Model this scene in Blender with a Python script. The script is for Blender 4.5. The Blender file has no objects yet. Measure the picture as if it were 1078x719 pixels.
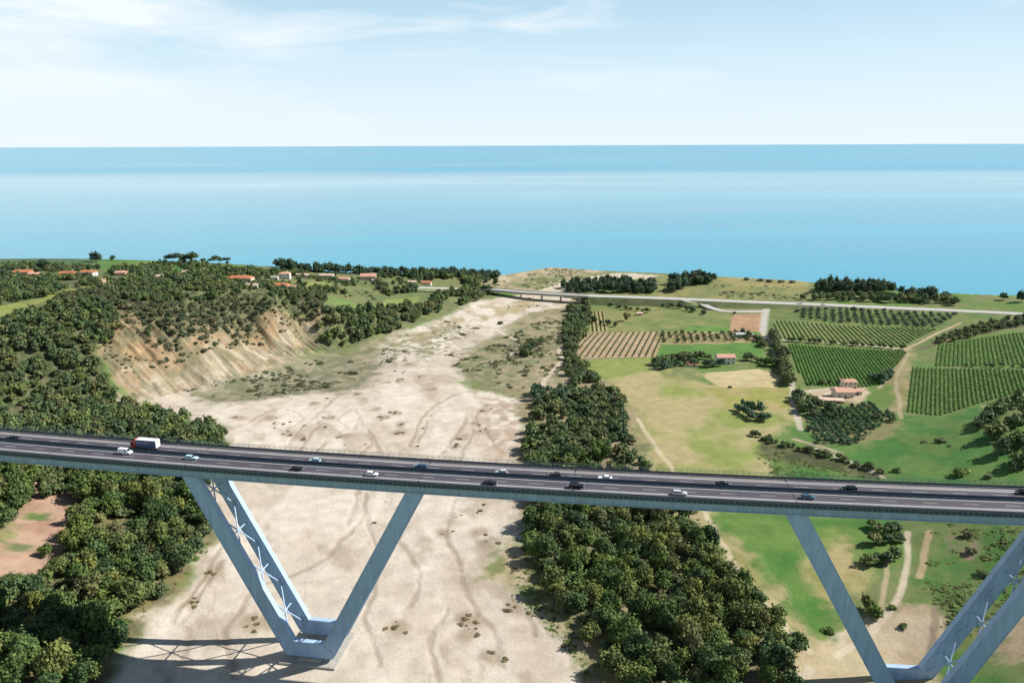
import bpy, math, random
import numpy as np
from mathutils import Matrix, Vector

# ----------------------------------------------------------------------------
#  scene basics
# ----------------------------------------------------------------------------
SC = bpy.context.scene
COL = SC.collection
RNG = np.random.default_rng(7)
random.seed(7)

# survey: the camera of the photograph, used to find where things stand on the ground
F, CX, CY, HC = 800.0, 539.0, 359.5, 180.0
PITCH = math.atan((CY - 153.2) / F)
TILT = math.atan(4 / 1078.0)
CP, SP = math.cos(PITCH), math.sin(PITCH)
CT, ST = math.cos(TILT), math.sin(TILT)

def ray(px, py):
    x = (np.asarray(px, float) - CX) / F
    y = -(np.asarray(py, float) - CY) / F
    xr, yr = x * CT + y * ST, -x * ST + y * CT
    return xr, CP + yr * SP, -SP + yr * CP

def at_z(px, py, z):
    dx, dy, dz = ray(px, py)
    k = (z - HC) / dz
    return dx * k, dy * k, z

def cam_depth(x, y, z):
    return y * CP - (z - HC) * SP

# ----------------------------------------------------------------------------
#  noise
# ----------------------------------------------------------------------------
def _hash(ix, iy, seed):
    h = (ix.astype(np.int64) * 374761393 + iy.astype(np.int64) * 668265263 + seed * 144665) & 0xffffffff
    h = ((h ^ (h >> 13)) * 1274126177) & 0xffffffff
    h = (h ^ (h >> 16)) & 0xffff
    return h / 65535.0

def vnoise(x, y, seed=0):
    ix, iy = np.floor(x), np.floor(y)
    fx, fy = x - ix, y - iy
    fx, fy = fx * fx * (3 - 2 * fx), fy * fy * (3 - 2 * fy)
    a, b = _hash(ix, iy, seed), _hash(ix + 1, iy, seed)
    c, d = _hash(ix, iy + 1, seed), _hash(ix + 1, iy + 1, seed)
    return (a * (1 - fx) + b * fx) * (1 - fy) + (c * (1 - fx) + d * fx) * fy

def fbm(x, y, scale, octaves=4, seed=0):
    v, amp, tot = 0.0, 1.0, 0.0
    f = 1.0 / scale
    for o in range(octaves):
        v = v + amp * vnoise(x * f + 17.3 * o, y * f - 9.1 * o, seed + o)
        tot += amp
        amp *= 0.5
        f *= 2.03
    return v / tot

def sstep(a, b, x):
    t = np.clip((x - a) / (b - a), 0, 1)
    return t * t * (3 - 2 * t)

# ----------------------------------------------------------------------------
#  terrain height: spot heights joined by a smooth surface
# ----------------------------------------------------------------------------
SPOT = [  # photo column, row, height
 (180,690,1),(400,700,0),(600,700,.5),(300,560,0),(480,560,0),(300,470,0),(480,470,0),(540,400,-2),(400,400,-1),
 (250,425,0),(430,372,-3),(480,345,-4),(540,330,-6),(580,325,-7),(600,303,-8),(650,299,-9),
 (650,500,2),(700,600,2),(820,700,3),(640,420,1),(610,360,-1),
 (740,450,2),(720,390,0),(700,340,-3),(800,330,-3),(850,400,2),(900,440,5),(950,480,9),(1000,430,14),(1070,440,26),
 (1075,385,24),(980,375,11),(940,335,0),(1075,352,18),(1085,333,7),(1000,318,2),(880,306,-1),(750,296,-5),
 (900,600,5),(1000,600,8),(1078,650,15),(950,690,3),(800,560,3),(1078,560,17),
 (120,650,3),(60,690,7),(0,690,11),(0,640,12),(60,600,7),(0,540,9),(60,540,6),(120,560,3),(170,560,1.5),(100,510,5),
 (0,440,12),(120,445,6),(225,455,1.5),(0,400,25),(60,405,17),(0,365,38),(70,370,34),(0,330,50),(60,322,52),(105,302,57),
 (120,313,54),(100,350,40),(140,365,29),(150,419,1.5),(140,420,2),(200,405,.5),(260,392,0),(330,367,-1),
 (165,326,49),(230,322,43),(290,322,38),(338,324,29),(200,350,33),(270,352,17),(310,345,15),(235,380,10),
 (345,360,1),(380,352,2),(380,334,12),(420,333,3),(450,318,5),(490,305,0),(350,304,28),(300,305,36),(400,297,20),(440,303,10),
 (0,295,56),(60,291,55),(150,292,52),(210,282,50),(260,287,44),(30,278,56),(480,295,8),(530,294,-3),
]
WORLD_SPOT = [(-400,0,60),(-150,60,14),(0,60,2),(150,60,8),(300,60,30),(320,230,38),(420,330,45),(-350,230,52),(-260,330,22),
 (-420,420,55),(-560,640,60),(-640,900,52),(600,640,30),(620,850,10),(520,1000,2),(820,420,60),(900,800,30),(0,-220,4),(-500,-220,70),
 (500,-220,50),(-230,200,22),(-300,120,40),(230,120,20),(-900,500,70),(-900,900,50),(1100,1000,10)]
_sx, _sy, _sz = at_z(np.array([s[0] for s in SPOT]), np.array([s[1] for s in SPOT]), np.array([s[2] for s in SPOT], float))
KX = np.concatenate([_sx, [w[0] for w in WORLD_SPOT]])
KY = np.concatenate([_sy, [w[1] for w in WORLD_SPOT]])
KZ = np.concatenate([_sz, [w[2] for w in WORLD_SPOT]])
C2 = 14.0 ** 2
_A = np.sqrt((KX[:, None] - KX[None]) ** 2 + (KY[:, None] - KY[None]) ** 2 + C2)
_n = len(KX)
_M = np.zeros((_n + 1, _n + 1))
_M[:_n, :_n] = _A - np.eye(_n) * 1.5
_M[_n, :_n] = 1
_M[:_n, _n] = 1
_w = np.linalg.solve(_M, np.concatenate([KZ, [0]]))

COAST = [(-70,269.5,55),(0,270,55),(100,272,52),(200,275,49),(270,277,44),(350,282,34),(440,284,20),(530,285.5,4),(580,284.5,-8),
         (650,288.5,-10),(700,290,-9),(750,292.5,-7),(830,296,-4),(900,302,-1),(960,308,1),(1000,309.5,2),(1030,312,2),(1078,316,2),(1150,320,3)]
_cx, _cy, _ = at_z(np.array([c[0] for c in COAST]), np.array([c[1] for c in COAST]), np.array([c[2] for c in COAST], float))
_o = np.argsort(_cx)
_cx, _cy = _cx[_o], _cy[_o]

def coast_y(x):
    return np.interp(x, np.concatenate([[-3000], _cx, [3000]]), np.concatenate([[820], _cy, [640]]))

def height(x, y):
    x = np.asarray(x, float); y = np.asarray(y, float)
    shp = np.broadcast(x, y).shape
    xf, yf = np.broadcast_to(x, shp).ravel(), np.broadcast_to(y, shp).ravel()
    z = np.empty(xf.shape)
    for i in range(0, len(xf), 60000):
        s = slice(i, i + 60000)
        d = np.sqrt((xf[s, None] - KX[None]) ** 2 + (yf[s, None] - KY[None]) ** 2 + C2)
        z[s] = d @ _w[:_n] + _w[_n]
    cd = yf - coast_y(xf)
    z = z + (-26 - z) * sstep(0, 45, cd)
    return z.reshape(shp)

def relief(x, y, z, slope):
    """small real unevenness: gullies on the steep eroded bank, hummocks elsewhere"""
    g = fbm(.48 * x + .88 * y, (.88 * x - .48 * y) * .16, 6.0, 4, 31)
    st = sstep(0.28, 0.6, slope)
    amp = 7.5 * st * (0.4 + fbm(x, y, 60, 2, 90))
    r = (np.abs(g - 0.5) * 2 - 0.5) * amp
    r += (fbm(x, y, 26, 4, 5) - 0.5) * (0.7 + 2.2 * st) + (fbm(x, y, 6, 3, 8) - 0.5) * 2.2 * st
    return r

_RX = {}
def ground_xy(pts):
    """where sight lines through photo points meet the ground"""
    p = np.array(pts, float).reshape(-1, 2)
    dx, dy, dz = ray(p[:, 0], p[:, 1])
    t = np.linspace(150, 1500, 1000)
    X, Y, Z = dx[:, None] * (t / dy[:, None]), np.broadcast_to(t, (len(p), len(t))), HC + dz[:, None] * (t / dy[:, None])
    below = Z < height(X, Y)
    k = np.argmax(below, axis=1)
    k[~below.any(axis=1)] = len(t) - 1
    lo, hi = t[np.maximum(k - 1, 0)].copy(), t[k].copy()
    for _ in range(14):
        m = (lo + hi) / 2
        b = HC + dz * m / dy < height(dx * m / dy, m)
        hi = np.where(b, m, hi); lo = np.where(b, lo, m)
    return np.stack([dx * hi / dy, hi], 1)

def inside(poly, x, y):
    r = np.zeros(x.shape, bool)
    n = len(poly)
    j = n - 1
    for i in range(n):
        xi, yi = poly[i]; xj, yj = poly[j]
        if yi != yj:
            r ^= ((yi > y) != (yj > y)) & (x < (xj - xi) * (y - yi) / (yj - yi) + xi)
        j = i
    return r

def seg_dist(line, x, y):
    d = np.full(x.shape, 1e9)
    for (ax, ay), (bx, by) in zip(line[:-1], line[1:]):
        vx, vy = bx - ax, by - ay
        t = np.clip(((x - ax) * vx + (y - ay) * vy) / (vx * vx + vy * vy + 1e-9), 0, 1)
        d = np.minimum(d, np.hypot(x - ax - t * vx, y - ay - t * vy))
    return d

def smooth_line(pts, n=8):
    p = np.array(pts, float)
    if len(p) < 3:
        return p
    out = []
    q = np.vstack([2 * p[0] - p[1], p, 2 * p[-1] - p[-2]])
    for i in range(1, len(q) - 2):
        for k in range(n):
            t = k / n
            out.append(0.5 * (2 * q[i] + (q[i + 1] - q[i - 1]) * t + (2 * q[i - 1] - 5 * q[i] + 4 * q[i + 1] - q[i + 2]) * t * t
                       + (3 * q[i] - q[i - 1] - 3 * q[i + 1] + q[i + 2]) * t ** 3))
    out.append(p[-1])
    return np.array(out)

# ----------------------------------------------------------------------------
#  object helpers
# ----------------------------------------------------------------------------
def tag(o, label=None, cat=None, group=None, kind=None):
    if label: o['label'] = label
    if cat: o['category'] = cat
    if group: o['group'] = group
    if kind: o['kind'] = kind
    return o

def empty(name, loc=(0, 0, 0), rz=0.0):
    o = bpy.data.objects.new(name, None)
    o.empty_display_size = 0.5
    o.location = loc
    o.rotation_euler = (0, 0, rz)
    COL.objects.link(o)
    return o

def mesh_np(name, verts, quads=None, tris=None, smooth=False):
    me = bpy.data.meshes.new(name)
    v = np.asarray(verts, np.float32)
    me.vertices.add(len(v))
    me.vertices.foreach_set('co', v.ravel())
    loops, starts = [], []
    tot = 0
    if quads is not None and len(quads):
        q = np.asarray(quads, np.int32); loops.append(q.ravel()); starts.append(np.arange(len(q)) * 4); tot = len(q) * 4
    if tris is not None and len(tris):
        t = np.asarray(tris, np.int32); loops.append(t.ravel()); starts.append(tot + np.arange(len(t)) * 3)
    L = np.concatenate(loops); S = np.concatenate(starts)
    me.loops.add(len(L)); me.loops.foreach_set('vertex_index', L.astype(np.int32))
    me.polygons.add(len(S)); me.polygons.foreach_set('loop_start', S.astype(np.int32))
    me.update(calc_edges=True)
    if smooth:
        me.polygons.foreach_set('use_smooth', np.ones(len(S), bool))
    return me

def obj(name, me, mat=None, parent=None, loc=None):
    o = bpy.data.objects.new(name, me)
    COL.objects.link(o)
    if mat is not None and len(me.materials) == 0:
        me.materials.append(mat)
    if parent is not None: o.parent = parent
    if loc is not None: o.location = loc
    return o

class MB:
    """collects shapes into one mesh"""
    def __init__(self): self.v = []; self.f = []
    def add(self, vs, fs):
        b = len(self.v); self.v += [tuple(p) for p in vs]; self.f += [tuple(i + b for i in f) for f in fs]
        return self
    def box(self, x0, x1, y0, y1, z0, z1):
        return self.add([(x0,y0,z0),(x1,y0,z0),(x1,y1,z0),(x0,y1,z0),(x0,y0,z1),(x1,y0,z1),(x1,y1,z1),(x0,y1,z1)],
                        [(0,3,2,1),(4,5,6,7),(0,1,5,4),(1,2,6,5),(2,3,7,6),(3,0,4,7)])
    def prism(self, poly, n0, n1, fr=lambda s, n, z: (s, n, z)):
        """poly of (s, z) pushed from n0 to n1"""
        k = len(poly)
        vs = [fr(s, n0, z) for s, z in poly] + [fr(s, n1, z) for s, z in poly]
        fs = [tuple(range(k))[::-1], tuple(range(k, 2 * k))] + [(i, (i + 1) % k, k + (i + 1) % k, k + i) for i in range(k)]
        return self.add(vs, fs)
    def tube(self, a, b, r, n=6, r2=None):
        a, b = Vector(a), Vector(b); d = (b - a).normalized()
        u = d.orthogonal().normalized(); w = d.cross(u); r2 = r if r2 is None else r2
        vs = []
        for p, rr in ((a, r), (b, r2)):
            for k in range(n):
                t = 2 * math.pi * k / n
                vs.append(p + u * (rr * math.cos(t)) + w * (rr * math.sin(t)))
        fs = [(k, (k + 1) % n, n + (k + 1) % n, n + k) for k in range(n)] + [tuple(range(n))[::-1], tuple(range(n, 2 * n))]
        return self.add(vs, fs)
    def beam(self, a, b, w, h):
        a, b = Vector(a), Vector(b); d = (b - a).normalized()
        u = d.cross(Vector((0, 0, 1))).normalized() if abs(d.z) < .99 else Vector((1, 0, 0)); t = u.cross(d)
        vs = [p + u * (sx * w / 2) + t * (sz * h / 2) for p in (a, b) for sx, sz in ((-1,-1),(1,-1),(1,1),(-1,1))]
        return self.add(vs, [(0,3,2,1),(4,5,6,7),(0,1,5,4),(1,2,6,5),(2,3,7,6),(3,0,4,7)])
    def build(self, name, mat, parent=None, bevel=0.0, smooth=False):
        import bmesh
        me = bpy.data.meshes.new(name)
        me.from_pydata([tuple(map(float, p)) for p in self.v], [], self.f)
        bm = bmesh.new(); bm.from_mesh(me)
        bmesh.ops.recalc_face_normals(bm, faces=bm.faces)
        if bevel:
            bmesh.ops.bevel(bm, geom=[e for e in bm.edges if len(e.link_faces) == 2 and e.calc_face_angle(0) > .5], offset=bevel, segments=2, affect='EDGES', clamp_overlap=True)
        bm.to_mesh(me); bm.free()
        if smooth:
            for p in me.polygons: p.use_smooth = True
        me.update()
        return obj(name, me, mat, parent)

def copy_tree(o, parent=None):
    c = o.copy(); COL.objects.link(c); c.parent = parent
    for ch in o.children: copy_tree(ch, c)
    return c

# ----------------------------------------------------------------------------
#  materials
# ----------------------------------------------------------------------------
def new_mat(name):
    m = bpy.data.materials.new(name); m.use_nodes = True
    nt = m.node_tree
    return m, nt, nt.nodes['Principled BSDF']

def node(nt, kind, **kw):
    n = nt.nodes.new(kind)
    for k, v in kw.items():
        if k in n.inputs: n.inputs[k].default_value = v
        else: setattr(n, k, v)
    return n

def ramp(nt, stops, fac):
    r = nt.nodes.new('ShaderNodeValToRGB')
    e = r.color_ramp.elements
    while len(e) < len(stops): e.new(0.5)
    for i, (p, c) in enumerate(stops):
        e[i].position = p; e[i].color = (*c, 1) if len(c) == 3 else c
    nt.links.new(fac, r.inputs['Fac'])
    return r

def mixc(nt, a, b, fac, mode='MIX'):
    n = nt.nodes.new('ShaderNodeMix'); n.data_type = 'RGBA'; n.blend_type = mode
    for s, v in ((n.inputs['Factor'], fac), (n.inputs[6], a), (n.inputs[7], b)):
        if isinstance(v, (int, float)): s.default_value = v
        elif isinstance(v, tuple): s.default_value = (*v, 1) if len(v) == 3 else v
        else: nt.links.new(v, s)
    return n.outputs[2]

def plain(name, col, rough=.6, metal=0.0, var=.12, scale=1.5, bump=0.0, spec=.4, streak=None):
    """paint, plaster or metal with slight weathering"""
    m, nt, b = new_mat(name)
    tc = node(nt, 'ShaderNodeTexCoord')
    nz = node(nt, 'ShaderNodeTexNoise', Scale=scale, Detail=5.0, Roughness=.65)
    if streak:   # rain streaks and dirt drawn out in one direction
        mp = node(nt, 'ShaderNodeMapping', Scale=streak); nt.links.new(tc.outputs['Object'], mp.inputs['Vector']); nt.links.new(mp.outputs['Vector'], nz.inputs['Vector'])
    else: nt.links.new(tc.outputs['Object'], nz.inputs['Vector'])
    lo = tuple(c * (1 - var) for c in col); hi = tuple(min(1, c * (1 + var)) for c in col)
    r = ramp(nt, [(.3, lo), (.7, hi)], nz.outputs['Fac'])
    nt.links.new(r.outputs['Color'], b.inputs['Base Color'])
    b.inputs['Roughness'].default_value = rough; b.inputs['Metallic'].default_value = metal
    b.inputs['Specular IOR Level'].default_value = spec
    if bump:
        bp = node(nt, 'ShaderNodeBump', Strength=bump, Distance=.05)
        nt.links.new(nz.outputs['Fac'], bp.inputs['Height']); nt.links.new(bp.outputs['Normal'], b.inputs['Normal'])
    return m

# ----------------------------------------------------------------------------
#  ground sheet with its land cover
# ----------------------------------------------------------------------------
SAND=(.50,.45,.38); WET=(.27,.215,.16); DRY=(.31,.265,.14); SCRUB=(.135,.15,.075); GRASS=(.11,.185,.05); BRIGHT=(.075,.195,.042)
OLIVE=(.16,.185,.08); OCHRE=(.43,.29,.15); TAN=(.46,.385,.27); RED=(.34,.215,.155); SOIL=(.33,.225,.14); FLOOR=(.115,.105,.06)
STRAW=(.43,.37,.21); YELLOW=(.21,.25,.075); PATHC=(.5,.44,.35); VINE=(.12,.215,.06); GREY=(.40,.39,.35); DARKG=(.07,.105,.045)

WOOD_A = [(-120,488),(60,486),(200,500),(218,512),(226,560),(200,590),(185,622),(150,648),(118,690),(95,730),(-120,740)]
CLEARING = [(42,496),(66,502),(86,530),(80,548),(64,560),(62,585),(52,604),(36,618),(0,622),(-60,620),(-40,566),(0,562),(16,548),(24,528),(24,508)]
WOOD_B = [(-120,342),(0,338),(60,320),(112,316),(128,345),(100,372),(112,400),(132,418),(152,432),(205,441),(236,453),(243,478),(215,505),(-120,505)]
WOOD_C1 = [(564,424),(580,414),(602,408),(610,396),(636,400),(656,428),(660,455),(680,497),(640,520),(556,510),(556,462)]
WOOD_C2 = [(560,520),(650,505),(700,520),(735,560),(760,600),(800,640),(836,672),(850,730),(650,735),(622,685),(603,655),(565,600),(552,560)]
WOOD_D = [(598,326),(622,324),(617,348),(606,376),(622,398),(600,402),(592,372),(596,345)]
WOOD_E = [(342,330),(385,326),(440,319),(500,299),(521,308),(495,320),(450,334),(412,352),(345,364),(336,348)]
SPUR = [(108,318),(165,316),(230,310),(290,312),(342,312),(344,328),(310,336),(270,336),(235,345),(205,352),(182,350),(165,340),(140,330)]
CLIFF = [(104,372),(118,345),(124,318),(150,314),(165,332),(230,337),(270,326),(342,322),(346,348),(328,368),(262,393),(202,407),(152,423),(136,416)]
RIVER = [(100,725),(150,645),(186,620),(202,590),(228,562),(216,512),(243,478),(236,453),(215,441),(150,428),(150,420),(202,404),(262,394),(300,390),(350,377),(402,370),
         (412,350),(460,339),(500,318),(520,313),(560,310),(604,314),(590,324),(556,330),(540,346),(515,378),(480,398),(500,412),(548,420),(545,470),(542,520),(548,560),(536,600),(562,645),(606,685),(632,730)]
VINE_1 = [(829,362),(957,369),(945,385),(925,406),(905,409),(850,406),(834,380)]
VINE_2 = [(814,337),(990,346),(950,366),(818,357)]
VINE_3 = [(958,386),(1085,389),(1085,411),(1025,427),(990,438),(952,434)]
VINE_4 = [(985,363),(1085,349),(1085,385),(983,386)]
VINE_5 = [(612,351),(700,349),(690,376),(608,377)]
VINE_6 = [(624,328),(634,327),(640,349),(620,350)]
OLIVES = [(840,322),(1008,331),(985,345),(838,336)]
ORCHARD = [(694,350),(782,350),(790,360),(692,361)]
SAPLINGS = [(846,438),(915,424),(940,438),(900,468),(860,468)]

# name, outline, first colour, second colour, patch size, raggedness of the edge
COVER = [
 ('p', [(-200,268),(540,284),(540,300),(350,345),(130,330),(-200,345)], (.11,.145,.06), (.15,.165,.075), 35, 6),
 ('p', [(-150,269),(105,272),(100,285),(-150,288)], (.075,.125,.065), (.09,.14,.07), 40, 2),
 ('p', [(104,272),(295,278),(262,288),(180,287),(100,284)], (.085,.17,.05), (.12,.19,.055), 30, 2),
 ('p', [(-40,340),(0,322),(45,314),(60,307),(100,299),(110,300),(72,309),(40,320),(0,334)], (.22,.25,.075), (.20,.23,.08), 20, 1),
 ('p', [(-60,290),(110,288),(105,298),(60,306),(0,320),(-60,330)], (.11,.12,.065), (.14,.16,.075), 10, 5),
 ('p', [(115,292),(240,292),(345,306),(340,314),(230,312),(112,314)], (.105,.125,.065), (.15,.17,.08), 9, 5),
 ('p', [(290,303),(330,300),(345,312),(398,324),(385,331),(340,318)], (.12,.20,.06), (.15,.2,.07), 18, 3),
 ('p', [(402,317),(440,312),(441,321),(398,326)], (.20,.24,.085), (.17,.22,.07), 18, 2),
 ('p', [(318,296),(345,294),(350,301),(322,303)], (.24,.24,.09), (.15,.2,.07), 12, 2),
 ('p', WOOD_B, (.085,.115,.05), (.12,.125,.065), 12, 5),
 ('p', CLIFF, (.37,.265,.15), (.28,.20,.12), 12, 6),
 ('p', [(128,420),(150,385),(200,372),(250,362),(330,342),(352,352),(328,368),(262,393),(202,407),(152,423)], (.41,.36,.27), (.33,.285,.205), 8, 9),
 ('p', SPUR, (.095,.115,.055), (.14,.145,.075), 8, 9),
 ('p', [(165,350),(185,338),(212,345),(225,375),(200,385),(170,390)], (.17,.16,.095), (.33,.25,.15), 7, 9),
 ('p', [(112,330),(135,328),(150,345),(128,362),(135,385),(112,395)], (.17,.16,.09), (.3,.22,.13), 7, 7),
 ('p', [(340,332),(520,300),(520,312),(412,352),(350,378),(330,366)], SCRUB, OLIVE, 12, 4),
 ('p', [(548,418),(480,398),(515,378),(540,346),(556,330),(604,314),(630,322),(690,497),(845,725),(625,730),(560,645),(536,600)], (.27,.225,.14), (.17,.17,.085), 14, 5),
 ('p', RIVER, SAND, (.46,.40,.33), 22, 6),
 ('p', [(190,414),(262,395),(330,372),(380,370),(405,384),(398,400),(372,410),(300,418),(250,424)], (.26,.24,.165), (.165,.17,.105), 6, 9),
 ('p', [(372,370),(412,352),(448,348),(452,357),(420,371),(382,380)], (.28,.25,.165), (.17,.18,.1), 7, 9),
 ('p', [(472,383),(505,358),(556,342),(578,372),(560,392),(538,412),(492,402)], (.26,.235,.15), (.155,.17,.09), 7, 9),
 ('p', [(530,345),(560,331),(600,326),(598,360),(588,395),(560,414),(545,408),(575,378),(560,346)], (.30,.26,.165), (.19,.185,.105), 8, 7),
 ('p', [(408,360),(470,338),(500,346),(470,372),(430,385),(400,380)], SAND, (.235,.225,.135), 5, 8),
 ('p', [(430,352),(462,345),(470,352),(440,362)], (.25,.225,.135), (.33,.29,.2), 5, 6),
 ('p', [(505,322),(560,314),(575,320),(540,330),(508,332)], (.27,.24,.145), (.38,.33,.24), 6, 6),
 ('p', [(548,400),(600,385),(606,398),(596,408),(560,418)], (.235,.22,.13), (.33,.28,.19), 6, 5),
 ('p', [(500,408),(548,420),(545,470),(542,500),(505,470),(512,430)], SAND, (.36,.28,.215), 6, 7),
 ('p', [(460,342),(500,328),(520,318),(600,318),(560,326),(500,340)], (.33,.285,.175), SAND, 14, 6),
 ('p', [(500,600),(540,560),(560,600),(600,655),(630,700),(600,690),(560,648)], (.36,.30,.2), (.17,.19,.08), 8, 5),
 ('p', [(175,570),(228,560),(205,595),(190,625),(150,652),(122,690),(110,670),(150,620)], (.30,.26,.16), (.14,.18,.06), 7, 4),
 ('p', WOOD_A, FLOOR, (.19,.165,.075), 10, 4),
 ('p', CLEARING, RED, (.39,.27,.195), 8, 4),
 ('p', [(28,540),(52,538),(50,546),(30,547)], SCRUB, GRASS, 6, 3),
 ('p', [(10,570),(38,574),(34,584),(8,580)], GRASS, SCRUB, 6, 3),
 ('p', [(-10,540),(15,548),(5,566),(-20,570)], (.2,.19,.08), GRASS, 6, 4),
 ('p', [(510,306),(530,286),(560,283),(640,287),(610,300),(560,308)], (.30,.26,.17), OLIVE, 14, 6),
 ('p', [(560,308),(600,294),(650,287),(700,290),(700,292.5),(640,295),(600,309)], (.5,.45,.36), (.46,.41,.32), 20, 3),
 ('p', [(505,301),(535,287),(560,284),(640,286.5),(560,291),(530,300)], (.38,.33,.23), (.24,.22,.13), 10, 4),
 ('p', [(690,291),(860,295),(850,318),(700,313),(640,309)], OLIVE, (.22,.22,.09), 22, 5),
 ('p', [(760,294),(860,296),(850,304),(770,301)], (.27,.25,.11), (.22,.2,.1), 20, 3),
 ('p', [(605,318),(720,318),(800,330),(808,350),(700,349),(612,351),(622,330)], (.135,.18,.065), (.2,.21,.085), 18, 5),
 ('p', [(730,343),(790,345),(800,352),(705,352)], BRIGHT, (.12,.21,.06), 14, 3),
 ('p', [(745,322),(808,324),(806,330),(760,329),(740,328)], (.16,.185,.075), (.2,.2,.09), 10, 2),
 ('p', [(772,331),(803,330),(803,349),(766,350)], (.36,.24,.145), (.32,.2,.12), 10, 1),
 ('p', [(812,318),(1020,330),(1085,330),(985,366),(955,369),(812,360)], (.105,.155,.055), (.14,.17,.06), 14, 3),
 ('p', VINE_5, (.36,.275,.175), (.32,.25,.15), 12, .5),
 ('p', VINE_6, (.33,.29,.14), (.3,.28,.12), 8, .5),
 ('p', [(608,379),(686,377),(680,386),(702,402),(640,402),(612,388)], YELLOW, (.2,.24,.075), 14, 1),
 ('p', [(690,349),(792,350),(796,362),(690,362)], (.31,.25,.14), (.2,.19,.09), 8, 1),
 ('p', [(700,364),(800,360),(806,377),(690,378)], (.1,.2,.05), (.085,.175,.045), 20, 1),
 ('p', [(640,400),(690,388),(740,404),(800,409),(832,418),(842,450),(800,470),(835,505),(690,505),(672,442)], YELLOW, (.33,.29,.15), 24, 6),
 ('p', [(735,408),(835,408),(840,430),(770,432)], (.25,.255,.08), (.31,.265,.12), 14, 4),
 ('p', [(735,393),(800,388),(821,396),(818,408),(758,408)], STRAW, (.4,.34,.19), 20, 1),
 ('p', [(690,386),(735,388),(745,402),(700,398)], OLIVE, (.24,.24,.1), 8, 3),
 ('p', [(700,535),(905,545),(940,580),(925,610),(880,650),(845,665),(780,600)], (.065,.165,.036), (.115,.195,.05), 14, 7),
 ('p', [(868,560),(925,600),(905,632),(872,640),(850,600)], (.24,.24,.085), (.33,.28,.14), 14, 6),
 ('p', [(690,495),(745,540),(790,590),(830,650),(870,680),(845,725),(800,645),(740,565)], (.36,.30,.17), (.25,.24,.1), 12, 5),
 ('p', [(905,660),(945,640),(985,635),(1002,660),(988,700),(980,725),(920,725),(880,690)], (.43,.355,.25), (.38,.30,.2), 14, 5),
 ('p', [(840,680),(900,668),(935,690),(930,725),(850,725)], PATHC, (.4,.34,.22), 10, 4),
 ('p', [(800,470),(845,442),(905,455),(1000,430),(1030,430),(1060,470),(1085,480),(1085,560),(900,560),(835,505)], (.06,.155,.04), (.105,.18,.052), 14, 7),
 ('p', [(950,545),(1085,548),(1085,725),(990,725),(1005,660),(985,632),(955,600)], (.065,.15,.038), (.125,.165,.06), 12, 5),
 ('p', [(1060,630),(1090,620),(1090,690),(1040,690)], (.36,.27,.2), (.3,.23,.14), 12, 5),
 ('p', [(1010,553),(1032,555),(1030,590),(1008,590)], (.24,.165,.135), (.15,.17,.07), 5, 4),
 ('p', [(985,357),(1085,333),(1085,344),(992,362),(958,372)], (.115,.12,.065), (.15,.14,.08), 10, 2),
 ('p', VINE_1, VINE, (.135,.205,.065), 10, .5),
 ('p', VINE_2, (.17,.2,.075), (.24,.225,.11), 14, .5),
 ('p', VINE_3, (.14,.2,.065), (.165,.2,.075), 10, .5),
 ('p', VINE_4, (.14,.2,.065), (.165,.2,.075), 10, .5),
 ('p', [(848,411),(880,406),(906,405),(920,413),(905,428),(868,428)], (.46,.39,.28), (.4,.33,.22), 8, 2),
 ('p', SAPLINGS, (.15,.18,.08), (.2,.185,.1), 8, 2),
 ('p', [(930,360),(960,368),(960,400),(950,436),(938,436),(942,400),(925,410)], (.21,.21,.09), (.28,.24,.13), 8, 3),
 ('p', [(800,462),(850,474),(905,490),(935,500),(925,505),(860,492),(800,480)], (.12,.125,.06), (.07,.075,.04), 6, 3),
 ('p', [(880,420),(940,430),(945,455),(905,470),(880,455)], (.13,.19,.06), (.2,.19,.09), 10, 5),
 # paths and river traces: centre line, width, colour
 ('l', [(808,318),(805,335),(803,350)], 4.5, GREY, .3),
 ('l', [(803,350),(806,354),(815,357),(870,360),(958,367.5)], 3.0, (.42,.38,.3), .4),
 ('l', [(803,351),(812,362),(820,380),(832,398),(836,430),(843,452)], 2.4, (.45,.40,.32), .5),
 ('l', [(836,413),(850,412),(872,410)], 3.0, (.46,.41,.32), .5),
 ('l', [(720,314.5),(728,319),(742,324),(765,327.5),(806,327.5)], 3.2, GREY, .3),
 ('l', [(948,372),(955,366),(965,362),(1012,340)], 2.2, (.42,.33,.22), .6),
 ('l', [(955,373),(944,400),(947,425),(950,440)], 1.6, (.36,.30,.2), .8),
 ('l', [(925,408),(935,398),(938,390)], 1.4, (.42,.36,.26), .7),
 ('l', [(1085,413),(1060,422),(1035,428)], 1.8, (.42,.35,.24), .7),
 ('l', [(512,346),(532,352),(546,362),(538,374)], 2.0, (.5,.44,.35), 1.6),
 ('l', [(605,345),(590,368),(592,378),(575,398),(570,408),(556,420)], 2.4, (.5,.43,.34), 1.2),
 ('l', [(560,420),(612,436),(640,470),(690,500)], 1.5, (.4,.34,.24), 1.2),
 ('l', [(670,440),(690,470),(720,510),(745,545),(770,590),(795,625),(822,655),(850,685)], 1.8, (.47,.40,.28), .9),
 ('l', [(956,560),(954,590),(950,620),(935,645),(912,670),(880,690)], 1.7, (.5,.43,.33), .6),
 ('l', [(932,585),(934,605),(928,640)], 1.2, (.38,.32,.2), .6),
 ('l', [(980,560),(974,580),(968,608)], 1.8, (.38,.29,.18), .8),
 ('l', [(985,640),(982,665),(978,700)], 1.6, (.25,.2,.14), 1.0),
 ('l', [(860,472),(905,490),(930,503)], 1.5, (.45,.40,.34), .7),
 ('l', [(835,462),(870,472),(885,478)], 1.8, (.38,.30,.24), .7),
]
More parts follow.
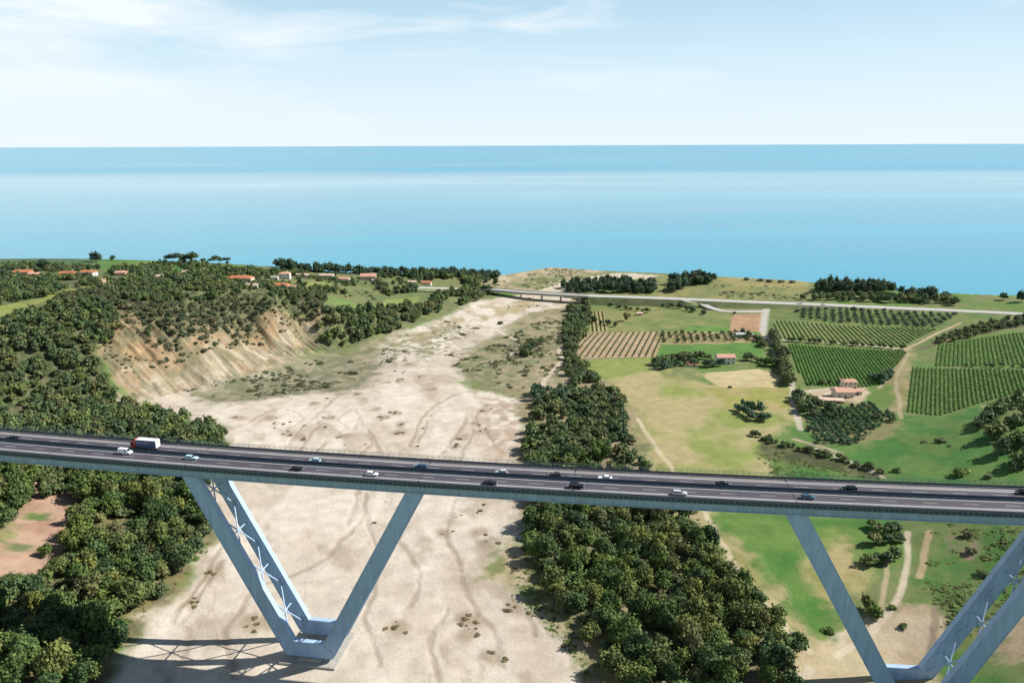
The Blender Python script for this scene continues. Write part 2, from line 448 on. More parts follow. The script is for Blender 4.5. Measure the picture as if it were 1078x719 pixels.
TRACKS = [
 [(384,520),(378,545),(352,578),(325,598),(300,608),(262,618)], [(374,520),(368,540),(362,552)], [(381,540),(388,560),(396,575)],
 [(372,430),(358,440),(360,452),(345,465),(330,480),(318,500)], [(372,430),(378,440),(370,452),(360,450)], [(378,438),(384,455),(392,465),(380,480),(378,520)],
 [(385,450),(395,462),(398,475)], [(335,445),(325,462),(312,480)], [(450,445),(448,452),(438,465)], [(490,440),(486,450),(470,468),(462,480)], [(498,452),(490,470),(480,490)],
 [(478,525),(471,555),(474,575),(486,600)], [(486,605),(500,640),(520,665),(528,700)], [(232,575),(212,610),(192,640),(182,655),(200,668),(192,700)],
 [(232,590),(205,640),(186,662)], [(268,620),(246,650),(232,665),(242,690),(250,712)], [(560,612),(552,640),(560,668)], [(300,470),(330,440),(352,420),(372,405)],
 [(430,470),(445,440),(470,420),(490,412)], [(250,450),(290,430),(330,424)], [(520,470),(500,440),(512,425)], [(470,640),(455,680),(460,715)], [(420,560),(440,600),(430,640)],
 [(400,700),(385,650),(395,610)], [(300,430),(318,440),(300,455)],
]

SPOTS = [(303,458),(317,460),(365,459),(393,431),(405,440),(415,435),(421,447),(418,456),(480,470),(500,446),(506,455),(486,460),(515,573),(504,560),(500,654),(490,651),(496,668),
         (521,692),(283,655),(420,663),(204,632),(264,656),(226,602),(250,440),(282,440),(376,415),(421,401),(442,396),(350,440),(455,410),(512,432),(330,425),(545,600),(540,640),(470,560)]
def build_ground():
    # finer where the photograph sees it, coarser outside; rows thin out with distance
    core = np.arange(-.73, .7301, .00155)
    out = np.concatenate([np.linspace(.745, 1.0, 14), np.linspace(1.05, 2.2, 14)])
    u = np.concatenate([-out[::-1], core, out])
    ys = list(np.linspace(-260, 185, 24)); y = 190.0
    while y < 1420:
        ys.append(y)
        st = y * y / (F * HC) * 1.12
        if 455 < y < 800: st = min(st, 1.45)
        y += min(st, 6.0)
    ys = np.array(ys)
    X = u[None, :] * np.maximum(ys, 190)[:, None]
    Y = np.broadcast_to(ys[:, None], X.shape)
    nr, nc = X.shape
    x, yv = X.ravel(), Y.ravel().copy()
    z = height(x, yv)
    Z = z.reshape(nr, nc)
    gy = np.gradient(Z, axis=0) / np.gradient(ys)[:, None]
    gx = np.gradient(Z, axis=1) / np.gradient(X, axis=1)
    slope = np.hypot(gx, gy).ravel()
    z = z + relief(x, yv, z, slope)
    # land cover
    wx = (fbm(x, yv, 14, 4, 40) - .5) * 2; wy = (fbm(x, yv, 14, 4, 60) - .5) * 2
    n1 = fbm(x, yv, 22, 5, 70)
    c = np.empty((len(x), 3))
    t = sstep(.35, .65, n1)[:, None]
    c[:] = np.array(GRASS) * (1 - t) + np.array(OLIVE) * t
    for i, e in enumerate(COVER):
        if e[0] == 'p':
            _, poly, a, b, size, rag = e
            P = ground_xy(poly)
            m = (x > P[:, 0].min() - rag * 2) & (x < P[:, 0].max() + rag * 2) & (yv > P[:, 1].min() - rag * 2) & (yv < P[:, 1].max() + rag * 2)
            k = np.nonzero(m)[0]
            al = np.zeros(len(k)); offs = [(0, 0)] if rag < 1.5 else [(-.8, -.5), (.7, -.8), (.9, .6), (-.6, .9), (0, 0), (1.6, 0), (-1.6, .2)]
            for ox, oy in offs:
                al += inside(P, x[k] + wx[k] * rag * 1.7 + ox * rag * .55, yv[k] + wy[k] * rag * 1.7 + oy * rag * .55)
            al /= len(offs)
            if rag >= 1.5:   # thin vegetation breaks up the border in tufts
                al = np.where((al > 0) & (al < 1), np.clip(al + (fbm(x[k], yv[k], 4, 3, 555) - .5) * 1.6 * (1 - abs(2 * al - 1)), 0, 1), al)
            m = al > .01; k = k[m]; al = al[m][:, None]
            t = sstep(.36, .64, fbm(x[k], yv[k] * .8, size, 5, 100 + i))[:, None]
            c[k] = c[k] * (1 - al) + (np.array(a) * (1 - t) + np.array(b) * t) * al
        else:
            _, line, w, a, rag = e
            P = smooth_line(ground_xy(line))
            m = (x > P[:, 0].min() - 9) & (x < P[:, 0].max() + 9) & (yv > P[:, 1].min() - 9) & (yv < P[:, 1].max() + 9)
            k = np.nonzero(m)[0]
            d = seg_dist(P, x[k] + wx[k] * rag * 1.5, yv[k] + wy[k] * rag * 1.5) * (.8 + .5 * fbm(x[k], yv[k], 6, 3, 12))
            t = ((1 - sstep(w * .45, w * 1.25, d)) * (1 if rag < .35 else .85))[:, None]
            c[k] = c[k] * (1 - t) + np.array(a) * t
    # damp traces of the braided stream on the gravel
    RP = ground_xy(RIVER)
    k = np.nonzero((yv < 900) & (np.abs(x) < 330) & inside(RP, x, yv))[0]
    bare = sstep(.34, .45, c[k, 0])[:, None]      # only where the gravel is bare
    dm = np.full(len(k), 1e9)
    for tr in TRACKS:
        dm = np.minimum(dm, seg_dist(smooth_line(ground_xy(tr)), x[k] + wx[k] * 3, yv[k] + wy[k] * 3) + 1.6 * fbm(x[k], yv[k], 9, 3, 77))
    t = (.62 * (1 - sstep(1.0, 3.0, dm)))[:, None] * bare
    c[k] = c[k] * (1 - t) + np.array(WET) * t
    z[k] -= .35 * t[:, 0]
    # fine braiding and bleached bars, drawn out along the stream
    b1 = np.abs(fbm(x[k] + .15 * yv[k], yv[k] * .38, 13, 4, 410) - .5); t1 = ((1 - sstep(.004, .02, b1)) * .38 * sstep(.4, .6, fbm(x[k], yv[k], 55, 3, 420)))[:, None] * bare
    c[k] = c[k] * (1 - t1) + np.array((.31, .25, .19)) * t1
    t1 = (sstep(.52, .68, fbm(x[k] + .2 * yv[k], yv[k] * .4, 20, 4, 430)) * .6)[:, None] * bare
    c[k] = c[k] * (1 - t1) + np.array((.58, .535, .465)) * t1
    t1 = np.zeros(len(k))
    for q in ground_xy(SPOTS): t1 = np.maximum(t1, 1 - sstep(1.5, 6.5, np.hypot(x[k] + wx[k] * 4 - q[0], (yv[k] + wy[k] * 4 - q[1]) * .8)))
    t1 = (t1 * .75)[:, None] * bare; c[k] = c[k] * (1 - t1) + np.array((.27, .215, .15)) * t1
    st = sstep(.6, .74, fbm(x[k] + .3 * yv[k], yv[k] * .55, 17, 5, 201)) * .55 * bare[:, 0]
    c[k] = c[k] * (1 - st[:, None]) + np.array((.30, .245, .18)) * st[:, None]
    # bare rock streaks where the bank is steep
    CP_ = ground_xy(CLIFF)
    k = np.nonzero(inside(CP_, x, yv))[0]
    s1 = fbm(.48 * x[k] + .88 * yv[k], (.88 * x[k] - .48 * yv[k]) * .14, 4.0, 4, 31)
    s3 = fbm(.48 * x[k] + .88 * yv[k], (.88 * x[k] - .48 * yv[k]) * .22, 5.0, 4, 36)
    s2 = fbm(x[k], yv[k], 16, 4, 33)
    t = (sstep(.55, .7, s1) * .6)[:, None]
    c[k] = c[k] * (1 - t) + np.array((.27, .19, .11)) * t
    sz = fbm(z[k] + 2.5 * s2, (.48 * x[k] + .88 * yv[k]) * .05, 2.6, 3, 37)   # beds of the sediment
    t = (sstep(.5, .64, sz) * .4)[:, None]
    c[k] = c[k] * (1 - t) + np.array((.24, .175, .105)) * t
    t = (sstep(.54, .64, s3) * .65)[:, None]
    c[k] = c[k] * (1 - t) + np.array((.185, .175, .105)) * t
    t = (sstep(.54, .62, s2) * .6)[:, None]
    c[k] = c[k] * (1 - t) + np.array((.15, .145, .085)) * t
    # fine mottling of every surface
    g = .82 + .36 * fbm(x, yv, 5, 3, 300)
    c *= g[:, None]
    idx = np.arange(nr * nc).reshape(nr, nc)
    q = np.stack([idx[:-1, :-1], idx[:-1, 1:], idx[1:, 1:], idx[1:, :-1]], -1).reshape(-1, 4)
    me = mesh_np('ground', np.stack([x, yv, z], 1), q, smooth=True)
    at = me.color_attributes.new('cover', 'FLOAT_COLOR', 'POINT')
    at.data.foreach_set('color', np.concatenate([c, np.ones((len(c), 1))], 1).astype(np.float32).ravel())
    m, nt, b = new_mat('land_cover')
    ca = node(nt, 'ShaderNodeAttribute', attribute_name='cover')
    tc = node(nt, 'ShaderNodeTexCoord')
    n1 = node(nt, 'ShaderNodeTexNoise', Scale=.9, Detail=6.0, Roughness=.7)
    nt.links.new(tc.outputs['Object'], n1.inputs['Vector'])
    r = ramp(nt, [(.25, (.84, .83, .82)), (.75, (1.12, 1.11, 1.10))], n1.outputs['Fac'])
    nt.links.new(mixc(nt, ca.outputs['Color'], r.outputs['Color'], 1.0, 'MULTIPLY'), b.inputs['Base Color'])
    b.inputs['Roughness'].default_value = .95; b.inputs['Specular IOR Level'].default_value = .1
    n2 = node(nt, 'ShaderNodeTexNoise', Scale=.55, Detail=8.0, Roughness=.7)
    nt.links.new(tc.outputs['Object'], n2.inputs['Vector'])
    bp = node(nt, 'ShaderNodeBump', Strength=.4, Distance=.8)
    nt.links.new(n2.outputs['Fac'], bp.inputs['Height']); nt.links.new(bp.outputs['Normal'], b.inputs['Normal'])
    o = obj('ground', me, m)
    tag(o, kind='structure')
    # exact surface height, for things that stand on it
    return u, ys, z.reshape(nr, nc)

GU, GY, GZ = build_ground()

def ground_z(x, y):
    x = np.asarray(x, float); y = np.asarray(y, float)
    uu = x / np.maximum(y, 190)
    i = np.clip(np.searchsorted(GY, y) - 1, 0, len(GY) - 2); j = np.clip(np.searchsorted(GU, uu) - 1, 0, len(GU) - 2)
    fy = np.clip((y - GY[i]) / (GY[i + 1] - GY[i]), 0, 1); fx = np.clip((uu - GU[j]) / (GU[j + 1] - GU[j]), 0, 1)
    return (GZ[i, j] * (1 - fx) + GZ[i, j + 1] * fx) * (1 - fy) + (GZ[i + 1, j] * (1 - fx) + GZ[i + 1, j + 1] * fx) * fy

# ----------------------------------------------------------------------------
#  sea, sky, sun, camera
# ----------------------------------------------------------------------------
def build_sea():
    me = mesh_np('sea', [(-320000, 600, -12), (320000, 600, -12), (320000, 420000, -12), (-320000, 420000, -12)], [(0, 1, 2, 3)])
    m, nt, b = new_mat('sea_water')
    geo = node(nt, 'ShaderNodeNewGeometry')
    mp = node(nt, 'ShaderNodeMapping', Scale=(.00035, .0016, 1.0))
    nt.links.new(geo.outputs['Position'], mp.inputs['Vector'])
    n1 = node(nt, 'ShaderNodeTexNoise', Scale=1.0, Detail=5.0, Roughness=.6, Distortion=.6)
    nt.links.new(mp.outputs['Vector'], n1.inputs['Vector'])
    # water colour: turquoise over the shelf, pale middle band painting in sky reflection, deeper blue offshore, streaks of currents
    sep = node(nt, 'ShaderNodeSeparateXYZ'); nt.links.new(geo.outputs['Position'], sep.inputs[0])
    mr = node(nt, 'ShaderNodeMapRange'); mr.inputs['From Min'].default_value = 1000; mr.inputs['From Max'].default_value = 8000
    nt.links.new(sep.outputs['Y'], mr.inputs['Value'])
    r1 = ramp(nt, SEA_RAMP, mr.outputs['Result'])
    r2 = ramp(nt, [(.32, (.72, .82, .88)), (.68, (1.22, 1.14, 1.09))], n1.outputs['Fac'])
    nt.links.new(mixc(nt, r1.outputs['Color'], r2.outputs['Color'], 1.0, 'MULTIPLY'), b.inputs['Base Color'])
    rr = ramp(nt, [(.3, (.18,) * 3), (.7, (.42,) * 3)], n1.outputs['Fac'])
    nt.links.new(rr.outputs['Color'], b.inputs['Roughness'])
    b.inputs['IOR'].default_value = 1.33
    b.inputs['Specular IOR Level'].default_value = SEA_SPEC
    n2 = node(nt, 'ShaderNodeTexNoise', Scale=.12, Detail=6.0, Roughness=.65)
    nt.links.new(geo.outputs['Position'], n2.inputs['Vector'])
    bp = node(nt, 'ShaderNodeBump', Strength=.6, Distance=1.0)
    nt.links.new(n2.outputs['Fac'], bp.inputs['Height']); nt.links.new(bp.outputs['Normal'], b.inputs['Normal'])
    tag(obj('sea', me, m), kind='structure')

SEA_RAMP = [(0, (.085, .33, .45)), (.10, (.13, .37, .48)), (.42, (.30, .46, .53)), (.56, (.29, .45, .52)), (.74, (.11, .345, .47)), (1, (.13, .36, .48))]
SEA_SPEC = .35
SUN_EL, SUN_AZ = math.radians(41), math.atan2(.984, .180)   # azimuth from +Y towards +X
EXPOSURE, SKY_STRENGTH, SUN_STRENGTH = .56, .05, 5.0

def build_sky():
    w = bpy.data.worlds.new('World'); SC.world = w; w.use_nodes = True
    nt = w.node_tree; bg = nt.nodes['Background']
    sky = nt.nodes.new('ShaderNodeTexSky'); sky.sky_type = 'NISHITA'; sky.sun_disc = False
    sky.sun_elevation = SUN_EL; sky.sun_rotation = SUN_AZ
    sky.altitude = 100; sky.air_density = 1.0; sky.dust_density = .1; sky.ozone_density = 3.0
    # bright veil of sea haze low over the horizon, with thin streaks of cirrus towards the west
    tc = node(nt, 'ShaderNodeTexCoord')
    sep = node(nt, 'ShaderNodeSeparateXYZ'); nt.links.new(tc.outputs['Generated'], sep.inputs[0])
    mp = node(nt, 'ShaderNodeMapping', Scale=(1.3, 1.3, 8.0), Rotation=(0, math.radians(-14), 0))
    nt.links.new(tc.outputs['Generated'], mp.inputs['Vector'])
    nz = node(nt, 'ShaderNodeTexNoise', Scale=2.4, Detail=7.0, Roughness=.55, Distortion=.4)
    nt.links.new(mp.outputs['Vector'], nz.inputs['Vector'])
    veil = ramp(nt, [(0, (.97,) * 3), (.03, (.95,) * 3), (.10, (.88,) * 3), (.18, (.70,) * 3), (.30, (.08,) * 3), (1, (0,) * 3)], sep.outputs['Z'])
    mr = node(nt, 'ShaderNodeMapRange'); mr.inputs['From Min'].default_value = .15; mr.inputs['From Max'].default_value = -.5
    mr.inputs['To Min'].default_value = -.12; mr.inputs['To Max'].default_value = .13
    nt.links.new(sep.outputs['X'], mr.inputs['Value'])
    ad = node(nt, 'ShaderNodeMath', operation='ADD'); nt.links.new(nz.outputs['Fac'], ad.inputs[0]); nt.links.new(mr.outputs['Result'], ad.inputs[1])
    r = ramp(nt, [(.47, (0, 0, 0)), (.70, (.9, .9, .9))], ad.outputs[0])
    vc = ramp(nt, [(0, (.95, .99, 1)), (.05, (.90, .98, 1)), (.18, (.66, .90, 1)), (1, (.5, .8, 1))], sep.outputs['Z'])
    base = mixc(nt, sky.outputs['Color'], mixc(nt, vc.outputs['Color'], CLOUD, 1.0, 'MULTIPLY'), veil.outputs['Color'])
    up = ramp(nt, [(.02, (.25, .25, .25)), (.10, (1, 1, 1)), (.3, (1, 1, 1)), (.6, (.2, .2, .2))], sep.outputs['Z'])
    cf = mixc(nt, r.outputs['Color'], up.outputs['Color'], 1.0, 'MULTIPLY')
    nt.links.new(mixc(nt, base, (13.0, 13.8, 14.2), cf), bg.inputs['Color'])
    bg.inputs['Strength'].default_value = SKY_STRENGTH
    s = bpy.data.lights.new('sun', 'SUN'); s.energy = SUN_STRENGTH; s.angle = math.radians(.53); s.color = (1.0, .95, .87)
    so = bpy.data.objects.new('sun', s); COL.objects.link(so)
    d = Vector((math.sin(SUN_AZ) * math.cos(SUN_EL), math.cos(SUN_AZ) * math.cos(SUN_EL), math.sin(SUN_EL)))
    so.rotation_euler = d.to_track_quat('Z', 'Y').to_euler(); so.location = d * 600

CLOUD = (12.2, 13.2, 14.2)

def build_camera():
    c = bpy.data.cameras.new('camera'); o = bpy.data.objects.new('camera', c); COL.objects.link(o)
    r, u, f = Vector((1, 0, 0)), Vector((0, SP, CP)), Vector((0, CP, -SP))
    xi, yi = r * CT - u * ST, r * ST + u * CT
    # image axes undo the slight tilt of the horizon
    xi, yi = r * CT - u * ST, r * ST + u * CT
    M = Matrix(((xi.x, yi.x, -f.x), (xi.y, yi.y, -f.y), (xi.z, yi.z, -f.z))).to_4x4()
    M.translation = Vector((0, 0, HC)); o.matrix_world = M
    c.sensor_fit = 'HORIZONTAL'; c.sensor_width = 36; c.lens = 36 * F / 1078
    c.clip_start = 1; c.clip_end = 900000
    SC.camera = o
    SC.view_settings.view_transform = 'Standard'; SC.view_settings.look = 'None'
    SC.view_settings.exposure = EXPOSURE; SC.view_settings.gamma = 1; SC.view_settings.use_curve_mapping = False

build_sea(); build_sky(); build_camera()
SC.cycles.max_bounces = 5; SC.cycles.diffuse_bounces = 2; SC.cycles.glossy_bounces = 2; SC.cycles.transmission_bounces = 3; SC.cycles.transparent_max_bounces = 4

# ----------------------------------------------------------------------------
#  the motorway viaduct
# ----------------------------------------------------------------------------
def axis_y(x): return 1.67e-4 * x * x - .145 * x + 232.55
def frame_at(x):
    t = np.array([1, 2 * 1.67e-4 * x - .145]); t /= np.linalg.norm(t)
    return np.array([x, axis_y(x)]), t, np.array([-t[1], t[0]])
DECK = 73.6

def on_deck(x, n, z=0.0):
    c, t, p = frame_at(x); q = c + p * n
    return (q[0], q[1], DECK + z)

def deck_x(px, py, z=DECK):
    """station and offset on the deck of a photo point"""
    x, y, _ = at_z(px, py, z)
    s = float(x)
    for _ in range(8):
        c, t, p = frame_at(s)
        s += float(np.dot(np.array([x, y]) - c, t)) * t[0]
    c, t, p = frame_at(s)
    return s, float(np.dot(np.array([x, y]) - c, p))

def sweep(prof, x0, x1, step=6.0, closed=True, caps=True):
    """a profile of (offset, height over the deck) carried along the curve of the viaduct"""
    n = max(2, int(abs(x1 - x0) / step) + 1)
    xs = np.linspace(x0, x1, n); k = len(prof); mb = MB()
    vs = [on_deck(x, a, z) for x in xs for a, z in prof]
    fs = []
    for i in range(n - 1):
        for j in range(k if closed else k - 1):
            a, b = i * k + j, i * k + (j + 1) % k
            fs.append((a, b, b + k, a + k))
    if closed and caps: fs += [tuple(range(k))[::-1], tuple(range((n - 1) * k, n * k))]
    return mb.add(vs, fs)

def rect(a0, a1, z0, z1): return [(a0, z0), (a1, z0), (a1, z1), (a0, z1)]

X0, X1 = -330, 330
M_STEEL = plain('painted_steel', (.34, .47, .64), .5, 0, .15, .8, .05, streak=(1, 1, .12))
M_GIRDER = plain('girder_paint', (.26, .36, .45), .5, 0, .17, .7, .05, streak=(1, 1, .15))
M_ASPHALT = plain('asphalt', (.078, .074, .092), .85, 0, .25, .5, streak=(.08, 1, 1))
M_TRACK = plain('tyre_darkened_asphalt', (.055, .052, .068), .8, 0, .3, .5, streak=(.06, 1, 1))
M_JOINT = plain('joint_seal', (.02, .02, .022), .8, 0, .1, 1.0)
M_SHOULDER = plain('worn_asphalt', (.19, .18, .19), .9, 0, .25, .6, streak=(.1, 1, 1))
M_PAINT = plain('road_paint', (.62, .62, .60), .7, 0, .15, 1.0)
M_PAINT_D = plain('worn_road_paint', (.36, .36, .36), .8, 0, .2, 1.0)
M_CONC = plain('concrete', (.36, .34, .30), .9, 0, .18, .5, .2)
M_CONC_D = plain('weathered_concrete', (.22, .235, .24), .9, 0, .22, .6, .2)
M_RAIL = plain('dark_rail', (.045, .07, .095), .55, .1, .2, 1.2)
M_RAIL_L = plain('galvanised_rail', (.12, .16, .19), .5, .4, .15, 1.2)

def build_viaduct():
    c, t, p = frame_at(0)
    root = empty('viaduct', (0, float(axis_y(0)), 0))
    tag(root, 'motorway viaduct with blue grey steel girder and V shaped legs crossing the dry riverbed', 'viaduct')
    off = Vector((0, -float(axis_y(0)), 0))
    def part(mb, name, mat, parent=root, **kw):
        o = mb.build(name, mat, parent, **kw)
        if parent is root: o.data.transform(Matrix.Translation(off))
        else: o.data.transform(Matrix.Translation(off))
        return o
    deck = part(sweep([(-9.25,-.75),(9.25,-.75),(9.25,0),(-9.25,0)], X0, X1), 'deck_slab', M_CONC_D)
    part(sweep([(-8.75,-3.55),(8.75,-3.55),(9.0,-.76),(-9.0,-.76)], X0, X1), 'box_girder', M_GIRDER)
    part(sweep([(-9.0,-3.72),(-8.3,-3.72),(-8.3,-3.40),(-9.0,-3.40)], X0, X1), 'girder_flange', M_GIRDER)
    # road surfaces lie a few millimetres over the slab
    for a0, a1 in ((-8.75, -.75), (.75, 8.55)):
        part(sweep([(a0, .006), (a1, .006)], X0, X1, closed=False), 'carriageway', M_ASPHALT)
    for a0, a1 in ((-8.75, -6.3), (6.2, 8.55)):
        part(sweep([(a0, .010), (a1, .010)], X0, X1, closed=False), 'hard_shoulder', M_SHOULDER)
    for a in (-5.05, -2.5, 2.55, 5.0):
        for d in (-.75, .75): part(sweep([(a + d - .32, .0085), (a + d + .32, .0085)], X0, X1, closed=False), 'wheel_track', M_TRACK)
    for s in (-250, -165, -112, -30, 20, 88, 172, 260): [part(sweep([(q0, .0125), (q1, .0125)], s, s + .4, closed=False), 'expansion_joint', M_JOINT) for q0, q1 in ((-8.7, -.8), (.8, 8.5))]
    for a in (-6.3, -1.25, 1.35, 6.2):
        part(sweep([(a - .12, .014), (a + .12, .014)], X0, X1, closed=False), 'edge_line', M_PAINT)
    def pieces(items, name, mat):
        """small repeats: the hundred nearest are parts, the rest of them one part"""
        items.sort(key=lambda m: math.hypot(m.v[0][0], m.v[0][1]))
        for m in items[:100]: part(m, name, mat)
        if len(items) > 100:
            mb = MB()
            for m in items[100:]: mb.add(m.v, m.f)
            part(mb, name, mat)['kind'] = 'stuff'
    pieces([sweep([(a - .11, .014), (a + .11, .014)], X0 + 12 * k, X0 + 12 * k + 4.5, closed=False) for a in (-3.8, 3.75) for k in range(int((X1 - X0) / 12))], 'lane_marking', M_PAINT_D)
    # kerbs, near barrier with its close posts, far fence, median rails
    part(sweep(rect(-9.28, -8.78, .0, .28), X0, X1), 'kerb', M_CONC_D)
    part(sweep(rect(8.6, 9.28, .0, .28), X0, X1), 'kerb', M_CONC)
    bar = part(sweep(rect(-9.10, -9.02, .29, .55), X0, X1), 'barrier', M_RAIL)
    pieces([sweep(rect(-9.40, -9.305, -1.12, .48), s, s + .34) for s in np.arange(X0 + 1, X1, 1.6)], 'barrier_post', M_RAIL_L)
    part(sweep(rect(-9.30, -9.14, .62, .78), X0, X1), 'top_rail', M_RAIL)
    part(sweep(rect(-9.303, -9.253, -1.12, .24), X0, X1), 'fascia_panel', M_RAIL)
    pieces([MB().tube(on_deck(s, 9.0, .28), on_deck(s, 9.0, 2.25), .055, 4) for s in np.arange(X0 + 1, X1, 2.0)], 'fence_post', M_RAIL_L)
    for z in np.arange(1.2, 2.3, .26): part(sweep(rect(8.98, 9.02, z, z + .04), X0, X1, 8), 'fence_wire', M_RAIL_L)
    part(sweep(rect(8.70, 8.80, .35, 1.05), X0, X1), 'barrier', M_RAIL)
    part(sweep([(-.74, .008), (.74, .008)], X0, X1, closed=False), 'median_strip', M_RAIL)
    for a in (-.62, .56): part(sweep(rect(a, a + .06, .30, .95), X0, X1), 'median_rail', M_RAIL)
    pieces([sweep(rect(-.06, .06, .01, 1.15), s, s + .14) for s in np.arange(X0 + 1, X1, 3.0)], 'median_post', M_RAIL)
    part(sweep(rect(-.035, .035, .95, 1.3), X0, X1), 'glare_screen', M_RAIL)
    # two V piers; each has two planes of legs tied by braces, on steel feet and concrete blocks
    for pc, sp in ((-72.0, {-1: (36.6, 42.2), 1: (38.8, 44.6)}), (131.6, {-1: (40.6, 47.2), 1: (36.4, 42.4)})):
        c, t, p = frame_at(pc)
        def W(s, n, z): return Vector((c[0] + t[0] * s + p[0] * n, c[1] + t[1] * s + p[1] * n, z))
        ZT = DECK - 3.5
        for n in (-6.4, 6.4):
            for sg in (-1, 1):
                pts = [(sg * 9.6, 3.5), (sg * 5.6, 8.0), (sg * sp[sg][0], ZT), (sg * sp[sg][1], ZT)]
                lg = part(MB().prism(pts, n - .95, n + .95, W), 'leg', M_STEEL, bevel=.06)
                mb = MB()   # flange lips along both edges of the leg
                for (a, b) in ((pts[0], pts[3]), (pts[1], pts[2])):
                    d = Vector((b[0] - a[0], b[1] - a[1])).normalized(); q = Vector((-d.y, d.x)) * .07
                    mb.prism([(a[0] - q.x, a[1] - q.y), (b[0] - q.x, b[1] - q.y), (b[0] + q.x, b[1] + q.y), (a[0] + q.x, a[1] + q.y)], n - 1.12, n + 1.12, W)
                part(mb, 'flange', M_STEEL, lg)
                for k in range(5):  # stiffener seams
                    u = .12 + k * .19
                    a = (pts[0][0] * (1 - u) + pts[3][0] * u, pts[0][1] * (1 - u) + pts[3][1] * u)
                    b = (pts[1][0] * (1 - u) + pts[2][0] * u, pts[1][1] * (1 - u) + pts[2][1] * u)
                    d = Vector((b[0] - a[0], b[1] - a[1])).normalized() * .2
                    mb2 = MB().beam(W(a[0] + d.x, n - .97, a[1] + d.y), W(b[0] - d.x, n - .97, b[1] - d.y), .06, .16)
                    part(mb2, 'seam', M_STEEL, lg)
            part(MB().prism([(-9.6, 3.4), (-8.5, 2.0), (8.5, 2.0), (9.6, 3.4), (5.55, 8.05), (-5.55, 8.05)], n - 1.0, n + 1.0, W), 'foot', M_STEEL, bevel=.06)
            part(MB().prism([(-5.5, -3.5), (5.5, -3.5), (4.2, 1.98), (-4.2, 1.98)], n - 2.0, n + 2.0, W), 'pedestal', M_CONC, bevel=.1)
        part(MB().prism([(-11, -4), (11, -4), (10.5, .9), (-10.5, .9)], -10.5, 10.5, W), 'plinth', M_CONC, bevel=.1)
        for sg in (-1, 1):
            NP = 4
            def L(u, n): return W(sg * (7.6 + (sum(sp[sg]) / 2 - 7.6) * u), n, 6.6 + (ZT - 6.6) * u)
            us = [.01 + .245 * k for k in range(NP + 1)]
            for k in range(NP):
                a, b = us[k], us[k + 1]
                mb = MB(); mb.tube(L(a, -5.5), L(b, 5.5), .27); mb.tube(L(b, -5.5), L(a, 5.5), .27)
                mb.tube(L((a + b) / 2, -5.5), L((a + b) / 2, 5.5), .27)
                m = L((a + b) / 2, 0); mb.beam(m - Vector((.35, 0, 0)), m + Vector((.35, 0, 0)), .5, .5)
                part(mb, 'cross_brace', M_STEEL)
    # side spans end in abutments on the valley shoulders, outside the picture
    for xa in (X0 + 4, X1 - 4):
        c, t, p = frame_at(xa)
        def W2(s, n, z): return Vector((c[0] + t[0] * s + p[0] * n, c[1] + t[1] * s + p[1] * n, z))
        part(MB().prism([(-4, 10), (4, 10), (4, DECK - 3.6), (-4, DECK - 3.6)], -9, 9, W2), 'abutment', M_CONC)
    return root

VIADUCT = build_viaduct()

# ----------------------------------------------------------------------------
#  coast road with its low river bridge
# ----------------------------------------------------------------------------
CR_PX = [(430,302.5),(500,304.5),(560,308),(610,310.8),(660,312.5),(720,314.8),(800,318.2),(860,320.4),(930,323.6),(1000,326.6),(1090,331)]
CR_Z = 1.5
_cr = []
for a_, b_ in CR_PX:
    z_ = CR_Z
    for _ in range(8):
        x_, y_, _u = at_z(a_, b_, z_); z_ = .5 * z_ + .5 * max(CR_Z, float(ground_z(x_, y_)) + .7)
    _cr.append((float(x_), float(y_), z_))
CR3 = smooth_line(np.array(_cr), 10)
CR = CR3[:, :2]

def strip(line, offs, zs, mb=None):
    mb = mb or MB(); line = np.asarray(line); n = len(line); k = len(offs)
    tg = np.gradient(line, axis=0); tg /= np.linalg.norm(tg, axis=1)[:, None]
    vs = []
    for i in range(n):
        z = zs[i] if hasattr(zs[0], '__len__') else zs
        for j, o in enumerate(offs): vs.append((line[i, 0] - tg[i, 1] * o, line[i, 1] + tg[i, 0] * o, z[j]))
    fs = [(i * k + j, i * k + j + 1, (i + 1) * k + j + 1, (i + 1) * k + j) for i in range(n - 1) for j in range(k - 1)]
    return mb.add(vs, fs)

